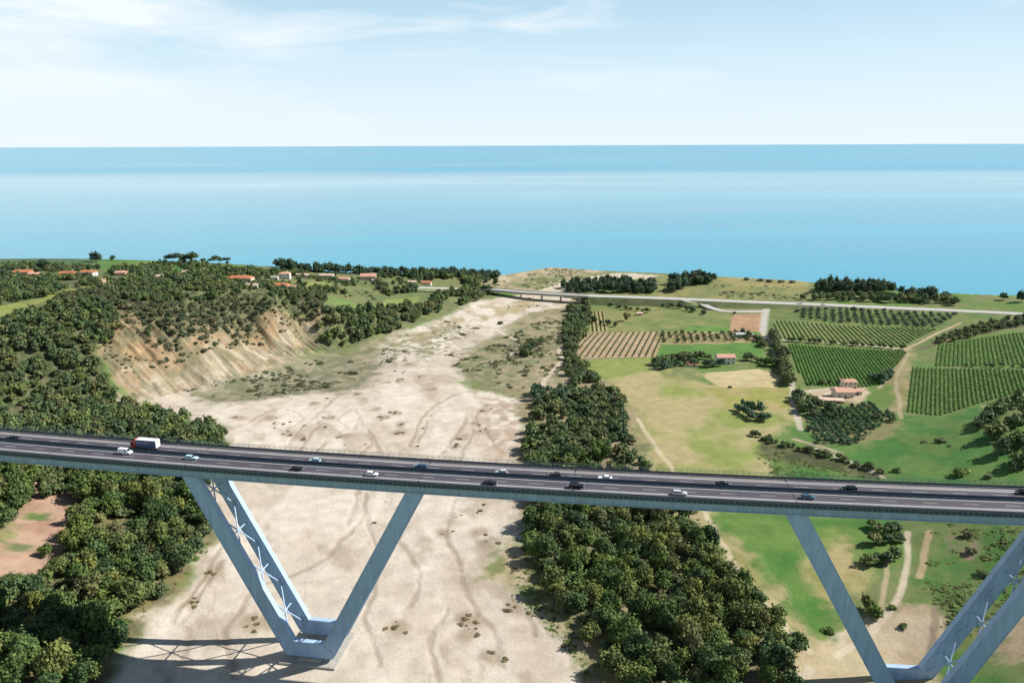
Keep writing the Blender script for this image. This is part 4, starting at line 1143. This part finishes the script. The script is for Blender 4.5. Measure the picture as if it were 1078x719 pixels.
hedge([(700,323),(715,325),(735,329),(742,332)], 5.5, 3.0, 'grey green tree of the clump right of the small red hut', 'trees right of the small red hut', 97, L_OLIVE, jit=2)
hedge([(618,331),(626,340),(655,345)], 9, 3.4, 'dark tree at the edge of the meadow beside the yellow strip', 'trees beside the yellow strip', 98, jit=1.5)
hedge([(905,448),(925,440),(945,445)], 6, 2.4, 'low green tree on the slope below the two pink roofs', 'trees on the slope below the farm', 99, jit=2.5)
for k, (px, py, rad, lab) in enumerate([(660,338,4.4,'round dark tree standing alone left of the small red hut'), (773,331,1.8,'small dark tree beside the brown field'),
        (872,665,2.6,'dark bush beside the left leg of the right pier'), (1012,500,5,'large dark green bush on the right meadow behind the viaduct'), (945,497,3.2,'round green bush left of the large dark bush on the right meadow'),
        (1040,503,2.6,'brownish bush right of the large dark bush on the meadow'), (1018,565,3.2,'reddish brown bush on the meadow below the viaduct'), (1022,582,3.4,'reddish brown bush lower on the meadow below the viaduct'),
        (1036,606,3.2,'dark bush behind the right leg of the right pier'), (560,373,4,'dark green bush beside the sandy path'), (555,368,3.2,'small dark green bush behind the bush at the sandy path'),
        (527,341,4,'round dark bush alone on the stony island'), (374,394,4,'grey green bush alone at the edge of the gravel'), (475,374,2.6,'low green bush on the gravel bank'),
        (48,585,3.0,'small round tree alone in the red clearing'), (768,408,2.0,'small dark bush at the edge of the straw coloured field'), (940,640,2,'small bush on the sandy patch by the right pier'),
        (950,660,2.2,'green bush on the sandy patch by the right pier'), (612,395,4,'pale green tree at the narrow place of the wood')]):
    lf = L_SHRUB if ('brown' in lab or 'grey' in lab) else L_BROAD
    single('lone_tree' if 'tree' in lab else 'lone_bush', BROAD if 'tree' in lab else BUSH, lf, px, py, rad, 1.0 if 'tree' in lab else .9, lab, 'tree' if 'tree' in lab else 'bush', parts='tree' in lab)

# small bushes dotted over the gravel
rb = np.random.default_rng(5); GRAV = [(212,408),(345,385),(410,372),(470,345),(540,330),(560,400),(545,470),(540,560),(600,690),(470,700),(300,600),(250,470)]
gpts = scatter(GRAV, 6, 97); _k = fbm(gpts[:, 0], gpts[:, 1], 32, 3, 640) + .35 * RNG.random(len(gpts)); gpts = gpts[_k > np.sort(_k)[-110]]
for k, (x, y) in enumerate(gpts[:230]):
    plant('gravel_shrub', BUSH, None, L_DRY, float(x), float(y), rb.uniform(.5, 1.9), .45, 'small dry shrub dotted on the pale gravel of the riverbed', 'shrub', 'shrubs dotted over the riverbed gravel', 5000 + k, parts=False)
print('gravel shrubs', len(gpts))

rs = np.random.default_rng(77); nk = 0
for qx, qy in ground_xy(SPOTS):
    for _ in range(int(rs.integers(2, 5))):
        plant('gravel_shrub', BUSH, None, L_DRY, float(qx + rs.normal() * 2.6), float(qy + rs.normal() * 2.6), rs.uniform(.8, 2.1), .38, 'small dry shrub dotted on the pale gravel of the riverbed', 'shrub', 'shrubs dotted over the riverbed gravel', 9000 + nk, parts=False); nk += 1
# --- vineyards, olive grove, orchard ----------------------------------------------
def row_mesh(name, a, b, w, h, seed, dens=1.2):
    """one trained row of vines from a to b"""
    r = np.random.default_rng(seed); L = math.hypot(b[0] - a[0], b[1] - a[1]); n = int(L * dens * 7)
    t = r.random(n); d = np.array([(b[0] - a[0]) / L, (b[1] - a[1]) / L])
    hump = .65 + .5 * vnoise(t * L / 1.7, np.zeros(n) + seed, seed)
    th = r.uniform(-.5, 3.64, n)
    o = np.cos(th) * w / 2 * hump; zz = np.maximum(.1, (.35 + np.sin(th) * .65) * h * hump)
    x = a[0] + d[0] * t * L - d[1] * o; y = a[1] + d[1] * t * L + d[0] * o
    base = np.array([(a[0] + b[0]) / 2, (a[1] + b[1]) / 2]); zb = float(ground_z(*base))
    p = np.stack([x - base[0], y - base[1], ground_z(x, y) + zz - zb], 1)
    nr = np.stack([-d[1] * np.cos(th), d[0] * np.cos(th), np.sin(th) * .9 + .2], 1)
    v, q, c = leaf_quads(r, p, nr, .36, np.full(n, .5) + .2 * (hump - .9))
    # the stems and wires of the row: a thin upright band through the leaves
    m = max(2, int(L / 4) + 1); tt = np.linspace(0, 1, m); bx, by = a[0] + d[0] * tt * L, a[1] + d[1] * tt * L; gz = ground_z(bx, by) - zb
    lo_ = np.stack([bx - base[0], by - base[1], gz - .1], 1); hi_ = lo_ + np.array([0, 0, h * .75]); sd = np.array([-d[1], d[0], 0]) * w * .16
    bv = np.concatenate([lo_ - sd, hi_ - sd, hi_ + sd, lo_ + sd]); k4 = np.arange(m - 1)
    bq = np.concatenate([np.stack([k4 + i * m, k4 + 1 + i * m, k4 + 1 + (i + 1) * m, k4 + (i + 1) * m], 1) for i in range(3)])
    q = np.concatenate([q, bq + len(v)]); v = np.concatenate([v, bv]); bc = np.zeros((len(bv), 4)); bc[:] = (.35, 0, 0, 1); c = np.concatenate([c, bc])
    me = mesh_np(name, v, q); at = me.color_attributes.new('tone', 'FLOAT_COLOR', 'POINT'); at.data.foreach_set('color', c.ravel())
    return me, (base[0], base[1], zb)

def vine_rows(poly, d0, d1, spacing, w, h, leaf, label, group, seed, skip=0.0, shrink=2.0):
    """rows follow the direction seen from photo point d0 to d1"""
    P = ground_xy(poly); A, B = ground_xy([d0, d1]); d = (B - A) / np.linalg.norm(B - A); nrm = np.array([-d[1], d[0]])
    off = P @ nrm; k = 0
    for o in np.arange(off.min() + spacing, off.max(), spacing):
        ts = []
        for i in range(len(P)):
            p, q = P[i], P[(i + 1) % len(P)]; a, b = p @ nrm - o, q @ nrm - o
            if a * b < 0: m = p + (q - p) * (a / (a - b)); ts.append(m @ d)
        ts.sort()
        for t0, t1 in zip(ts[::2], ts[1::2]):
            if t1 - t0 < 8: continue
            a = d * (t0 + shrink) + nrm * o; b = d * (t1 - shrink) + nrm * o
            me, loc = row_mesh('vine_row', a, b, w, h, seed + k, 1.2 if not skip else skip); k += 1
            tag(obj('vine_row', me, leaf, None, loc), label, 'vine row', group)
    return k
nv = vine_rows(VINE_1, (872,372), (890,405), 2.7, 1.7, 1.05, L_VINE, 'lush vine row of the green vineyard behind the farm', 'vine rows of the vineyard behind the farm', 1000)
nv += vine_rows(VINE_2, (893,341), (915,361), 4.2, 1.7, 1.0, L_VINE, 'vine row on pale soil in the upper vineyard below the coast road', 'vine rows of the upper vineyard', 2000)
nv += vine_rows(VINE_3, (1020,392), (1024,424), 2.6, 1.6, 1.0, L_VINE, 'vine row of the lower right vineyard on the slope', 'vine rows of the lower right vineyard', 3000)
nv += vine_rows(VINE_4, (1030,362), (1032,383), 2.9, 1.7, 1.05, L_VINE, 'vine row of the upper right vineyard on the slope', 'vine rows of the upper right vineyard', 4000)
nv += vine_rows(VINE_5, (668,352), (654,375), 5.6, 1.3, .9, L_SHRUB, 'thin young vine row on the ploughed brown field', 'young vine rows on the brown field', 5000)
nv += vine_rows(VINE_6, (629,328), (632,349), 4.2, 1.3, .9, L_SHRUB, 'thin young vine row on the narrow yellow strip', 'young vine rows on the yellow strip', 6000)
print('vine rows', nv)

def grid_plants(kind, poly, d0, d1, sx, sy, rad, label, group, cat, leaf, seed, crowns=FARBROAD, jit=.5, stretch=.9, lim=299):
    P = ground_xy(poly); A, B = ground_xy([d0, d1]); d = (B - A) / np.linalg.norm(B - A); nrm = np.array([-d[1], d[0]]); r = random.Random(seed)
    u, v = P @ d, P @ nrm; c = 0
    for b in np.arange(v.min() + sy * .6, v.max(), sy):
        for a in np.arange(u.min(), u.max(), sx):
            q = d * (a + r.uniform(-jit, jit)) + nrm * (b + r.uniform(-jit, jit))
            if inside(P, np.array([q[0]]), np.array([q[1]]))[0] and r.random() > .06 and c < lim:
                plant(kind, crowns, None, leaf, float(q[0]), float(q[1]), rad * r.uniform(.75, 1.25), stretch, label, cat, group, seed * 1000 + c, parts=False); c += 1
    return c
no = grid_plants('olive_tree', OLIVES, (850,326), (950,330.5), 7.5, 9.5, 2.4, 'silvery olive tree of the grove below the coast road', 'olive trees of the grove below the road', 'tree', L_OLIVE, 15, stretch=.75)
n2 = grid_plants('orchard_tree', ORCHARD, (700,355), (770,356.5), 6.5, 8.0, 1.9, 'small dark fruit tree of the three rows on bare soil', 'fruit trees in rows on bare soil', 'tree', L_WOOD, 16)
n3 = grid_plants('young_olive', SAPLINGS, (880,436), (905,462), 3.6, 4.2, 1.6, 'young bluish olive tree of the small plantation below the farm', 'young olive trees below the farm', 'tree', L_TEAL, 17)
print('olives', no, n2, n3)

# ----------------------------------------------------------------------------
#  vehicles
# ----------------------------------------------------------------------------
def car_paint(name, col): return plain(name, col, .25, 0, .04, 2.0, spec=.6)
P_WHITE = car_paint('white_paint', (.80, .81, .80)); P_SILVER = car_paint('silver_paint', (.50, .53, .55)); P_BLACK = plain('black_paint', (.008, .009, .012), .4, 0, .04, 2.0, spec=.25)
P_GREY = plain('dark_grey_paint', (.016, .018, .022), .4, 0, .04, 2.0, spec=.3); P_BLUE = car_paint('blue_paint', (.03, .10, .16)); P_WINE = car_paint('dark_red_paint', (.05, .012, .014))
P_RED = car_paint('cab_red', (.45, .05, .03)); P_ICE = car_paint('pale_blue_paint', (.42, .60, .66)); P_SIDE_SHADE = car_paint('side_shade_blue', (.07, .095, .17))
M_GLASS = plain('tinted_glass', (.02, .028, .035), .08, 0, .05, 1.0, spec=.8); M_TYRE = plain('tyre', (.02, .02, .02), .9, 0, .1, 3.0)
M_RIM = plain('alloy_rim', (.45, .46, .48), .35, .6, .05, 3.0); M_LAMP = plain('lamp_glass', (.75, .76, .72), .15, 0, .03, 1.0); M_TAIL = plain('tail_lamp', (.14, .012, .012), .2, 0, .05, 1.0)

def wheel(parent, x, y, r, w, label='wheel'):
    t = MB().tube((x, y - w / 2, r), (x, y + w / 2, r), r, 14).build('wheel', M_TYRE, parent)
    s = 1 if y > 0 else -1
    MB().tube((x, y + s * (w / 2 + .001), r), (x, y + s * (w / 2 + .025), r), r * .62, 12).build('rim', M_RIM, t)

BODY = {  # outlines seen from the side: lower body, and cabin (base front, top front, top rear, base rear)
 'hatchback': (4.1, 1.74, [(-2.05,.32),(2.0,.30),(2.05,.62),(1.85,.82),(.95,.95),(-1.95,.98),(-2.05,.75)], [(1.05,.93),(.25,1.44),(-1.55,1.46),(-1.98,.96)]),
 'saloon': (4.6, 1.80, [(-2.3,.32),(2.25,.30),(2.3,.62),(2.1,.80),(1.0,.93),(-1.5,.98),(-2.25,.94),(-2.3,.7)], [(1.05,.91),(.2,1.40),(-1.05,1.42),(-1.75,.96)]),
 'estate': (4.7, 1.80, [(-2.35,.32),(2.3,.30),(2.35,.62),(2.1,.82),(1.0,.95),(-2.25,1.0),(-2.35,.75)], [(1.05,.93),(.25,1.45),(-1.9,1.48),(-2.3,.98)]),
 'off_roader': (4.8, 1.92, [(-2.4,.42),(2.35,.40),(2.4,.85),(2.2,1.05),(1.0,1.12),(-2.35,1.14),(-2.4,.9)], [(1.05,1.10),(.45,1.80),(-2.1,1.82),(-2.38,1.12)]),
 'van': (5.0, 1.95, [(-2.5,.38),(2.45,.36),(2.5,.85),(2.3,1.05),(1.55,1.2),(-2.45,1.2),(-2.5,.9)], [(1.75,1.15),(.95,2.1),(-2.4,2.15),(-2.48,1.18)]),
}

def make_car(kind, paint, label, cat, x, n, heading, z=DECK, world=None):
    """heading +1 drives to the right along the viaduct, -1 to the left"""
    L, W_, low, cab = BODY[kind]
    if world is None:
        p = on_deck(x, n, .016); c, t, q = frame_at(x); rz = math.atan2(t[1], t[0]) + (0 if heading > 0 else math.pi)
    else: p, rz = world
    root = tag(empty(kind if kind != 'van' else 'delivery_van', p, rz), label, cat)
    h = W_ / 2
    mb = MB().prism(low, -h, h); b = mb.build('body', paint, root, bevel=.09, smooth=False)
    # cabin narrows towards the roof
    vs = []
    for s in (-1, 1):
        for (a, zz), k in zip(cab, (.93, .74, .74, .93)): vs.append((a, s * h * k, zz))
    MB().add(vs, [(0, 1, 2, 3), (7, 6, 5, 4), (0, 4, 5, 1), (1, 5, 6, 2), (2, 6, 7, 3), (3, 7, 4, 0)]).build('cabin', paint, root, bevel=.06)
    def quad(name, pts, mat, off):
        o = Vector(off); return MB().add([Vector(a) + o for a in pts] + [Vector(a) - o * .6 for a in pts], [(0, 1, 2, 3), (7, 6, 5, 4), (0, 4, 5, 1), (1, 5, 6, 2), (2, 6, 7, 3), (3, 7, 4, 0)]).build(name, mat, root)
    def lerp(a, b, u): return tuple(a[i] * (1 - u) + b[i] * u for i in range(3))
    for i, j, nm in ((0, 1, 'windscreen'), (3, 2, 'rear_window')):
        lo0, lo1, hi0, hi1 = vs[i], vs[i + 4], vs[j], vs[j + 4]
        if kind == 'van' and nm == 'rear_window': continue
        pts = [lerp(lerp(lo0, lo1, .08), lerp(hi0, hi1, .08), .12), lerp(lerp(lo0, lo1, .92), lerp(hi0, hi1, .92), .12), lerp(lerp(lo0, lo1, .92), lerp(hi0, hi1, .92), .9), lerp(lerp(lo0, lo1, .08), lerp(hi0, hi1, .08), .9)]
        quad(nm, pts, M_GLASS, (.03 if i == 0 else -.03, 0, .03))
    for s in (0, 4):
        f0, f1, r1, r0 = vs[s], vs[s + 1], vs[s + 2], vs[s + 3]
        for u0, u1 in (((.10, .50), (.54, .90)) if kind != 'van' else ((.06, .30),)):
            a, bq = lerp(f0, r0, u0), lerp(f0, r0, u1); c1, d1 = lerp(f1, r1, u1), lerp(f1, r1, u0)
            pts = [lerp(a, d1, .16), lerp(bq, c1, .16), lerp(bq, c1, .86), lerp(a, d1, .86)]
            quad('side_window', pts, M_GLASS, (0, (-.03 if s == 0 else .03), .01))
    r = .32 if kind in ('hatchback', 'saloon', 'estate') else .38
    for a in (L * .31, -L * .30):
        for s in (-1, 1): wheel(root, a, s * (h - .08), r, .22)
    for s in (-1, 1):
        MB().box(low[2][0] - .16, low[2][0] - .005, s * h * .72 - .2, s * h * .72 + .2, low[2][1] - .02, low[2][1] + .13).build('headlight', M_LAMP, root)
        MB().box(-L / 2 - .005, -L / 2 + .1, s * h * .76 - .14, s * h * .76 + .14, low[-1][1] - .05, low[-1][1] + .12).build('tail_light', M_TAIL, root)
    return root

CARS = [
 ('saloon', P_BLACK, 12, 460.5, -1, 'dark car on the far carriageway near the left end of the viaduct'),
 ('van', P_WHITE, 133, 475, 1, 'white van beside the cab of the red lorry'),
 ('estate', P_ICE, 202, 481, 1, 'pale bluish white car right of the white van above the left leg'),
 ('hatchback', P_BLACK, 313, 493, 1, 'black car on the near carriageway, left of a white hatchback'),
 ('hatchback', P_ICE, 331, 484.5, -1, 'pale blue car on the far carriageway, above a black car'),
 ('hatchback', P_WHITE, 391, 499, 1, 'white hatchback on the near carriageway left of the slanting right leg of the left pier'),
 ('estate', P_BLUE, 443, 490, -1, 'blue car on the far carriageway above the right leg of the left pier'),
 ('hatchback', P_SILVER, 527, 498.5, -1, 'small silver white car beside the median in the middle of the viaduct'),
 ('saloon', P_GREY, 515, 510.5, 1, 'dark grey saloon on the near carriageway below a small silver car'),
 ('hatchback', P_WINE, 584, 499.5, -1, 'dark wine red car on the far carriageway above the wood'),
 ('off_roader', P_BLACK, 607, 512, 1, 'large black off roader on the near carriageway'),
 ('saloon', P_WHITE, 637, 504.5, -1, 'white low car by the median, right of the dark red car'),
 ('estate', P_SILVER, 716, 521, 1, 'silver car with white roof on the near carriageway over the right edge of the wood'),
 ('saloon', P_BLACK, 760, 511, -1, 'black low car on the far carriageway over the meadow'),
 ('hatchback', P_BLUE, 850, 522, 1, 'blue car beside the median above the left leg of the right pier'),
 ('estate', P_BLACK, 893, 512.5, -1, 'black estate car on the far carriageway, last but one towards the right'),
 ('hatchback', P_BLACK, 1076, 517, -1, 'dark car cut by the right edge of the picture'),
]
LANES = {1: (-5.0, -2.6), -1: (5.0, 2.6)}
for kind, paint, px, py, hd, lab in CARS:
    s, n = deck_x(px, py, DECK + .75)
    n = min(LANES[hd], key=lambda v: abs(v - n)) * .6 + n * .4
    n = max(-6.2, min(-2.2, n)) if hd > 0 else max(2.2, min(6.2, n))
    make_car(kind, paint, lab, 'van' if kind == 'van' else 'car', s, n, hd)

def make_lorry():
    s, n = deck_x(153, 467, DECK + 1.9); n = 3.3
    p = on_deck(s, n, .016); c, t, q = frame_at(s)
    root = tag(empty('lorry', p, math.atan2(t[1], t[0]) + math.pi), 'lorry with red cab and dark sided white topped box trailer', 'lorry')
    ch = MB().box(-5.2, 4.9, -1.0, 1.0, .55, .95).build('chassis', M_TYRE, root)
    cab = MB().prism([(3.1,.6),(5.0,.6),(5.08,1.7),(4.75,2.9),(4.3,3.05),(3.1,3.05)], -1.2, 1.2).build('cab', P_RED, root, bevel=.08)
    MB().add([(5.10,-1.05,1.75),(5.10,1.05,1.75),(4.80,1.05,2.75),(4.80,-1.05,2.75),(5.04,-1.05,1.73),(5.04,1.05,1.73),(4.72,1.05,2.73),(4.72,-1.05,2.73)],
             [(0,1,2,3),(7,6,5,4),(0,4,5,1),(1,5,6,2),(2,6,7,3),(3,7,4,0)]).build('windscreen', M_GLASS, cab)
    for sd in (-1, 1):
        MB().box(3.7, 4.6, sd * 1.2 - .02, sd * 1.2 + .02, 1.8, 2.6).build('side_window', M_GLASS, cab)
        MB().box(4.98, 5.1, sd * .85 - .2, sd * .85 + .2, .8, 1.05).build('headlight', M_LAMP, cab)
        MB().box(4.8, 5.0, sd * 1.38 - .1, sd * 1.38 + .1, 1.9, 2.5).build('mirror', M_TYRE, cab)
    MB().prism([(3.3,3.07),(4.2,3.07),(3.4,3.8),(3.3,3.8)], -1.0, 1.0).build('wind_deflector', P_RED, cab)
    bx = MB().box(-5.3, 2.8, -1.24, 1.24, 1.0, 3.85).build('cargo_box', P_WHITE, root, bevel=.03)
    for sd in (-1, 1):
        MB().box(-5.2, 2.7, sd * 1.265 - .022, sd * 1.265 + .022, 1.08, 3.72).build('shaded_side', P_SIDE_SHADE, bx)  # dark blue panels put the shade on the trailer sides into the colour
    for k in (-.6, .6): MB().box(-5.335, -5.305, k - .56, k + .56, 1.1, 3.7).build('rear_door', P_WHITE, bx)
    for a in (4.1, -2.6, -3.9):
        for sd in (-1, 1): wheel(root, a, sd * 1.05, .5, .32)
    for sd in (-1, 1): MB().box(-5.4, -5.25, sd * .95 - .2, sd * .95 + .2, .7, .9).build('tail_light', M_TAIL, root)
make_lorry()

def on_coast_road(px, off):
    w = at_z(px, 320, CR_Z)[0]
    best = min(range(len(CR) - 1), key=lambda i: abs(CX + F * CR[i, 0] / cam_depth(CR[i, 0], CR[i, 1], CR_Z) - px))
    d = CR[best + 1] - CR[best]; d /= np.linalg.norm(d); p = CR[best] + np.array([-d[1], d[0]]) * off
    return (float(p[0]), float(p[1]), float(CR3[best, 2]) + .02), math.atan2(d[1], d[0])
p, rz = on_coast_road(843, -2.0); make_car('van', P_WHITE, 'white van on the coast road below the pine plantation', 'van', 0, 0, 1, world=(p, rz))
p, rz = on_coast_road(870, -2.0); make_car('estate', P_WHITE, 'white car following on the coast road, right of the white van', 'car', 0, 0, 1, world=(p, rz))

# ----------------------------------------------------------------------------
#  houses
# ----------------------------------------------------------------------------
R_ORANGE = plain('orange_tiles', (.46, .17, .085), .9, 0, .22, 1.2, .3); R_PINK = plain('faded_tiles', (.52, .30, .22), .9, 0, .18, 1.2, .3); R_PALE = plain('pale_tiles', (.56, .42, .33), .9, 0, .14, 1.2, .3)
R_GREY = plain('grey_sheet', (.45, .46, .46), .7, 0, .12, .8); W_WHITE = plain('white_render', (.68, .66, .62), .9, 0, .08, .8); W_CREAM = plain('cream_render', (.68, .60, .49), .9, 0, .1, .8)
W_PINK = plain('pink_render', (.55, .38, .31), .9, 0, .1, .8); W_GREY = plain('grey_render', (.42, .41, .39), .9, 0, .1, .8); M_SHUT = plain('brown_shutter', (.09, .055, .035), .7, 0, .1, 2.0)

def house(label, px, py, w, d, h, rz, wall, roof, rise, cat='house', name='house', wins=3, hip=False, chimney=True, z=None):
    x, y = ground_xy([(px, py)])[0]; g = float(ground_z(x, y))
    root = tag(empty(name, (float(x), float(y), g), rz), label, cat)
    MB().box(-w / 2, w / 2, -d / 2, d / 2, -2.5, h).build('wall', wall, root)
    o = .45; ww, dd = w / 2 + o, d / 2 + o; k = (dd if hip else 0)
    k = min(k, ww * .8)
    vs = [(-ww, -dd, h), (ww, -dd, h), (ww, dd, h), (-ww, dd, h), (-ww + k, 0, h + rise), (ww - k, 0, h + rise)]
    vs = [(a, b, c + .004) for a, b, c in vs] + [(a, b, c + .2) for a, b, c in vs]
    fs = [(6, 7, 11, 10), (8, 9, 10, 11), (7, 8, 11), (9, 6, 10), (0, 1, 7, 6), (1, 2, 8, 7), (2, 3, 9, 8), (3, 0, 6, 9), (0, 3, 2, 1)]
    rf = MB().add(vs, fs).build('roof', roof, root)
    if not hip:
        for s in (-1, 1):
            MB().add([(s * (w / 2 - .1), -d / 2, h), (s * (w / 2 - .1), d / 2, h), (s * (w / 2 - .1), 0, h + rise * d / (d + 2 * o)), (s * w / 2, -d / 2, h), (s * w / 2, d / 2, h), (s * w / 2, 0, h + rise * d / (d + 2 * o))],
                     [(0, 1, 2), (3, 5, 4), (0, 3, 4, 1), (1, 4, 5, 2), (2, 5, 3, 0)]).build('gable', wall, root)
    if chimney: MB().box(w * .18, w * .18 + .7, .4, 1.1, h + .1, h + rise + .9).build('chimney', wall, rf)
    if wins:
        for fl in range(2 if h > 5 else 1):
            zb = .9 + 2.9 * fl
            for i in range(wins):
                cx = -w / 2 + w * (i + .5) / wins
                if fl == 0 and i == wins // 2:
                    MB().box(cx - .5, cx + .5, -d / 2 - .04, -d / 2 + .02, 0, 2.1).build('door', M_SHUT, root); continue
                wn = MB().box(cx - .5, cx + .5, -d / 2 - .03, -d / 2 + .02, zb, zb + 1.3).build('window', M_GLASS, root)
                MB().box(cx - .62, cx + .62, -d / 2 - .1, -d / 2 + .02, zb - .12, zb - .003).build('sill', W_WHITE, wn)
        for s in (-1, 1):
            wn = MB().box(s * w / 2 - .03, s * w / 2 + .03, -.5, .5, .9, 2.2).build('window', M_GLASS, root)
            MB().box(s * w / 2 - .09, s * w / 2 + .09, -.62, .62, .78, .897).build('sill', W_WHITE, wn)
    return root

# plateau, from the left
house('red roofed house farthest left on the plateau', 25, 290, 15, 9, 3.6, .05, W_PINK, R_ORANGE, 2.0, wins=4)
house('low pinkish wing right of the red roofed house farthest left', 36, 291, 9, 7, 2.6, .1, W_PINK, R_PINK, 1.3, chimney=False)
house('orange roofed house left of the small green trees on the plateau', 73, 291, 16, 8, 3.2, -.05, W_WHITE, R_ORANGE, 1.8, wins=4)
house('reddish roofed house with white front at the head of the yellow grass strip', 94, 290, 14, 8, 3.6, -.2, W_WHITE, R_ORANGE, 1.8)
house('small low reddish shed just above the end of the yellow grass strip', 105, 297, 9, 6, 2.2, -.1, W_PINK, R_PINK, .9, 'shed', 'shed', 2, chimney=False)
house('small pink house half hidden by trees on the plateau', 128, 290, 10, 7, 3.2, .1, W_PINK, R_PINK, 1.5)
house('little white house among the trees above the eroded spur', 168, 294, 7, 6, 3.0, .3, W_WHITE, R_PALE, 1.4, wins=2)
house('small pale house behind trees right of the little white house', 197, 289, 8, 6, 3.0, -.1, W_CREAM, R_PALE, 1.4, wins=2)
house('long orange roofed farmhouse with grey lower roof in front', 253, 297, 26, 10, 4.4, -.04, W_CREAM, R_ORANGE, 2.4, wins=5, hip=True)
house('long low barn with pinkish grey roof in front of the long orange farmhouse', 259, 302, 22, 8, 2.4, -.25, W_GREY, R_PALE, 1.4, 'barn', 'barn', 3, chimney=False)
house('orange hip roofed bungalow with broad eaves', 294, 303, 21, 11, 2.6, -.06, W_CREAM, R_ORANGE, 2.4, wins=4, hip=True)
house('small pink annex at the right end of the orange hip roofed bungalow', 307, 304, 10, 7, 2.2, -.06, W_PINK, R_PINK, 1.3, 'annex', 'annex', 2, chimney=False)
house('two storey house with rosy hip roof behind the orange bungalow', 300, 293, 12, 9, 5.4, .1, W_WHITE, R_PINK, 2.0, hip=True)
house('low white shed left of the house with rosy hip roof', 289, 294, 8, 5, 2.3, .0, W_WHITE, R_GREY, .6, 'shed', 'shed', 2, chimney=False)
house('low pale house between the rosy hip roof and the long white house', 319, 292, 14, 7, 2.8, .0, W_CREAM, R_PALE, 1.4)
house('long white walled house with pale roof below the coast wood', 344, 292.5, 16, 8, 3.2, -.1, W_WHITE, R_PALE, 1.4, wins=4)
house('long pinkish house joined to the right of the long white house', 359, 296, 20, 8, 3.2, -.22, W_WHITE, R_PINK, 1.8, wins=5)
house('large pink house with tall gable below the coast wood', 388, 294.5, 18, 11, 4.8, .08, W_PINK, R_PINK, 3.0, wins=4)
house('white low outbuilding at the right foot of the large pink house', 395, 297, 8, 5, 2.4, .0, W_WHITE, R_GREY, .6, 'outbuilding', 'outbuilding', 2, chimney=False)
house('small house with pale roof on the green slope left of the low bridge', 434, 299, 10, 7, 2.8, .1, W_CREAM, R_PALE, 1.3, wins=2)
house('small orange roofed house nearest to the left end of the low bridge', 449, 299.5, 12, 7, 2.8, -.1, W_CREAM, R_ORANGE, 1.5)
# valley floor on the right
house('small red hut with pale roof in the meadow below the coast road', 673, 332, 6.5, 5, 2.4, .1, W_PINK, R_PALE, 1.0, 'hut', 'hut', 1, chimney=False)
house('white two storey farmhouse with terracotta roof in the row of trees', 763, 382, 15, 9, 5.6, .02, W_WHITE, R_PINK, 2.0, wins=4)
house('small open looking shed with orange roof left of the white farmhouse', 727, 385, 11, 6, 2.4, -.1, W_CREAM, R_ORANGE, 1.2, 'shed', 'shed', 2, chimney=False)
house('long shed with pale grey roof at the end of the fruit tree rows', 783, 354, 16, 7, 2.6, .0, W_GREY, R_GREY, .9, 'shed', 'shed', 3, chimney=False)
house('salmon roofed main farmhouse beside the green vineyard', 887, 417, 12.5, 11, 4.4, -.06, W_CREAM, R_PINK, 1.5, wins=3)
house('taller pink roofed house behind the salmon roofed farmhouse', 893, 408.5, 10, 7, 5.6, -.06, W_CREAM, R_PINK, 1.6, hip=True)
house('low pink walled outbuilding in front of the salmon roofed farmhouse', 875, 423.5, 16, 6, 2.2, -.2, W_PINK, R_PALE, .6, 'outbuilding', 'outbuilding', 2, chimney=False)
house('small lean looking annex right of the salmon roofed farmhouse', 901, 415, 6, 6, 2.8, -.06, W_GREY, R_PINK, 1.0, 'annex', 'annex', 1, chimney=False)
# the farm lane passes under the coast road
def portal():
    x, y = ground_xy([(808.5, 323.2)])[0]; g = float(ground_z(x, y))
    root = tag(empty('underpass_portal', (float(x), float(y), g)), 'pale concrete underpass portal where the farm lane meets the coast road', 'underpass')
    for s in (-1, 1): MB().box(s * 4.2 - .8, s * 4.2 + .8, -1, 1.5, -2, 3.2).build('side_wall', W_GREY, root)
    MB().box(-5.4, 5.4, -1.1, 1.5, 3.203, 4.4).build('lintel', W_WHITE, root)
portal()
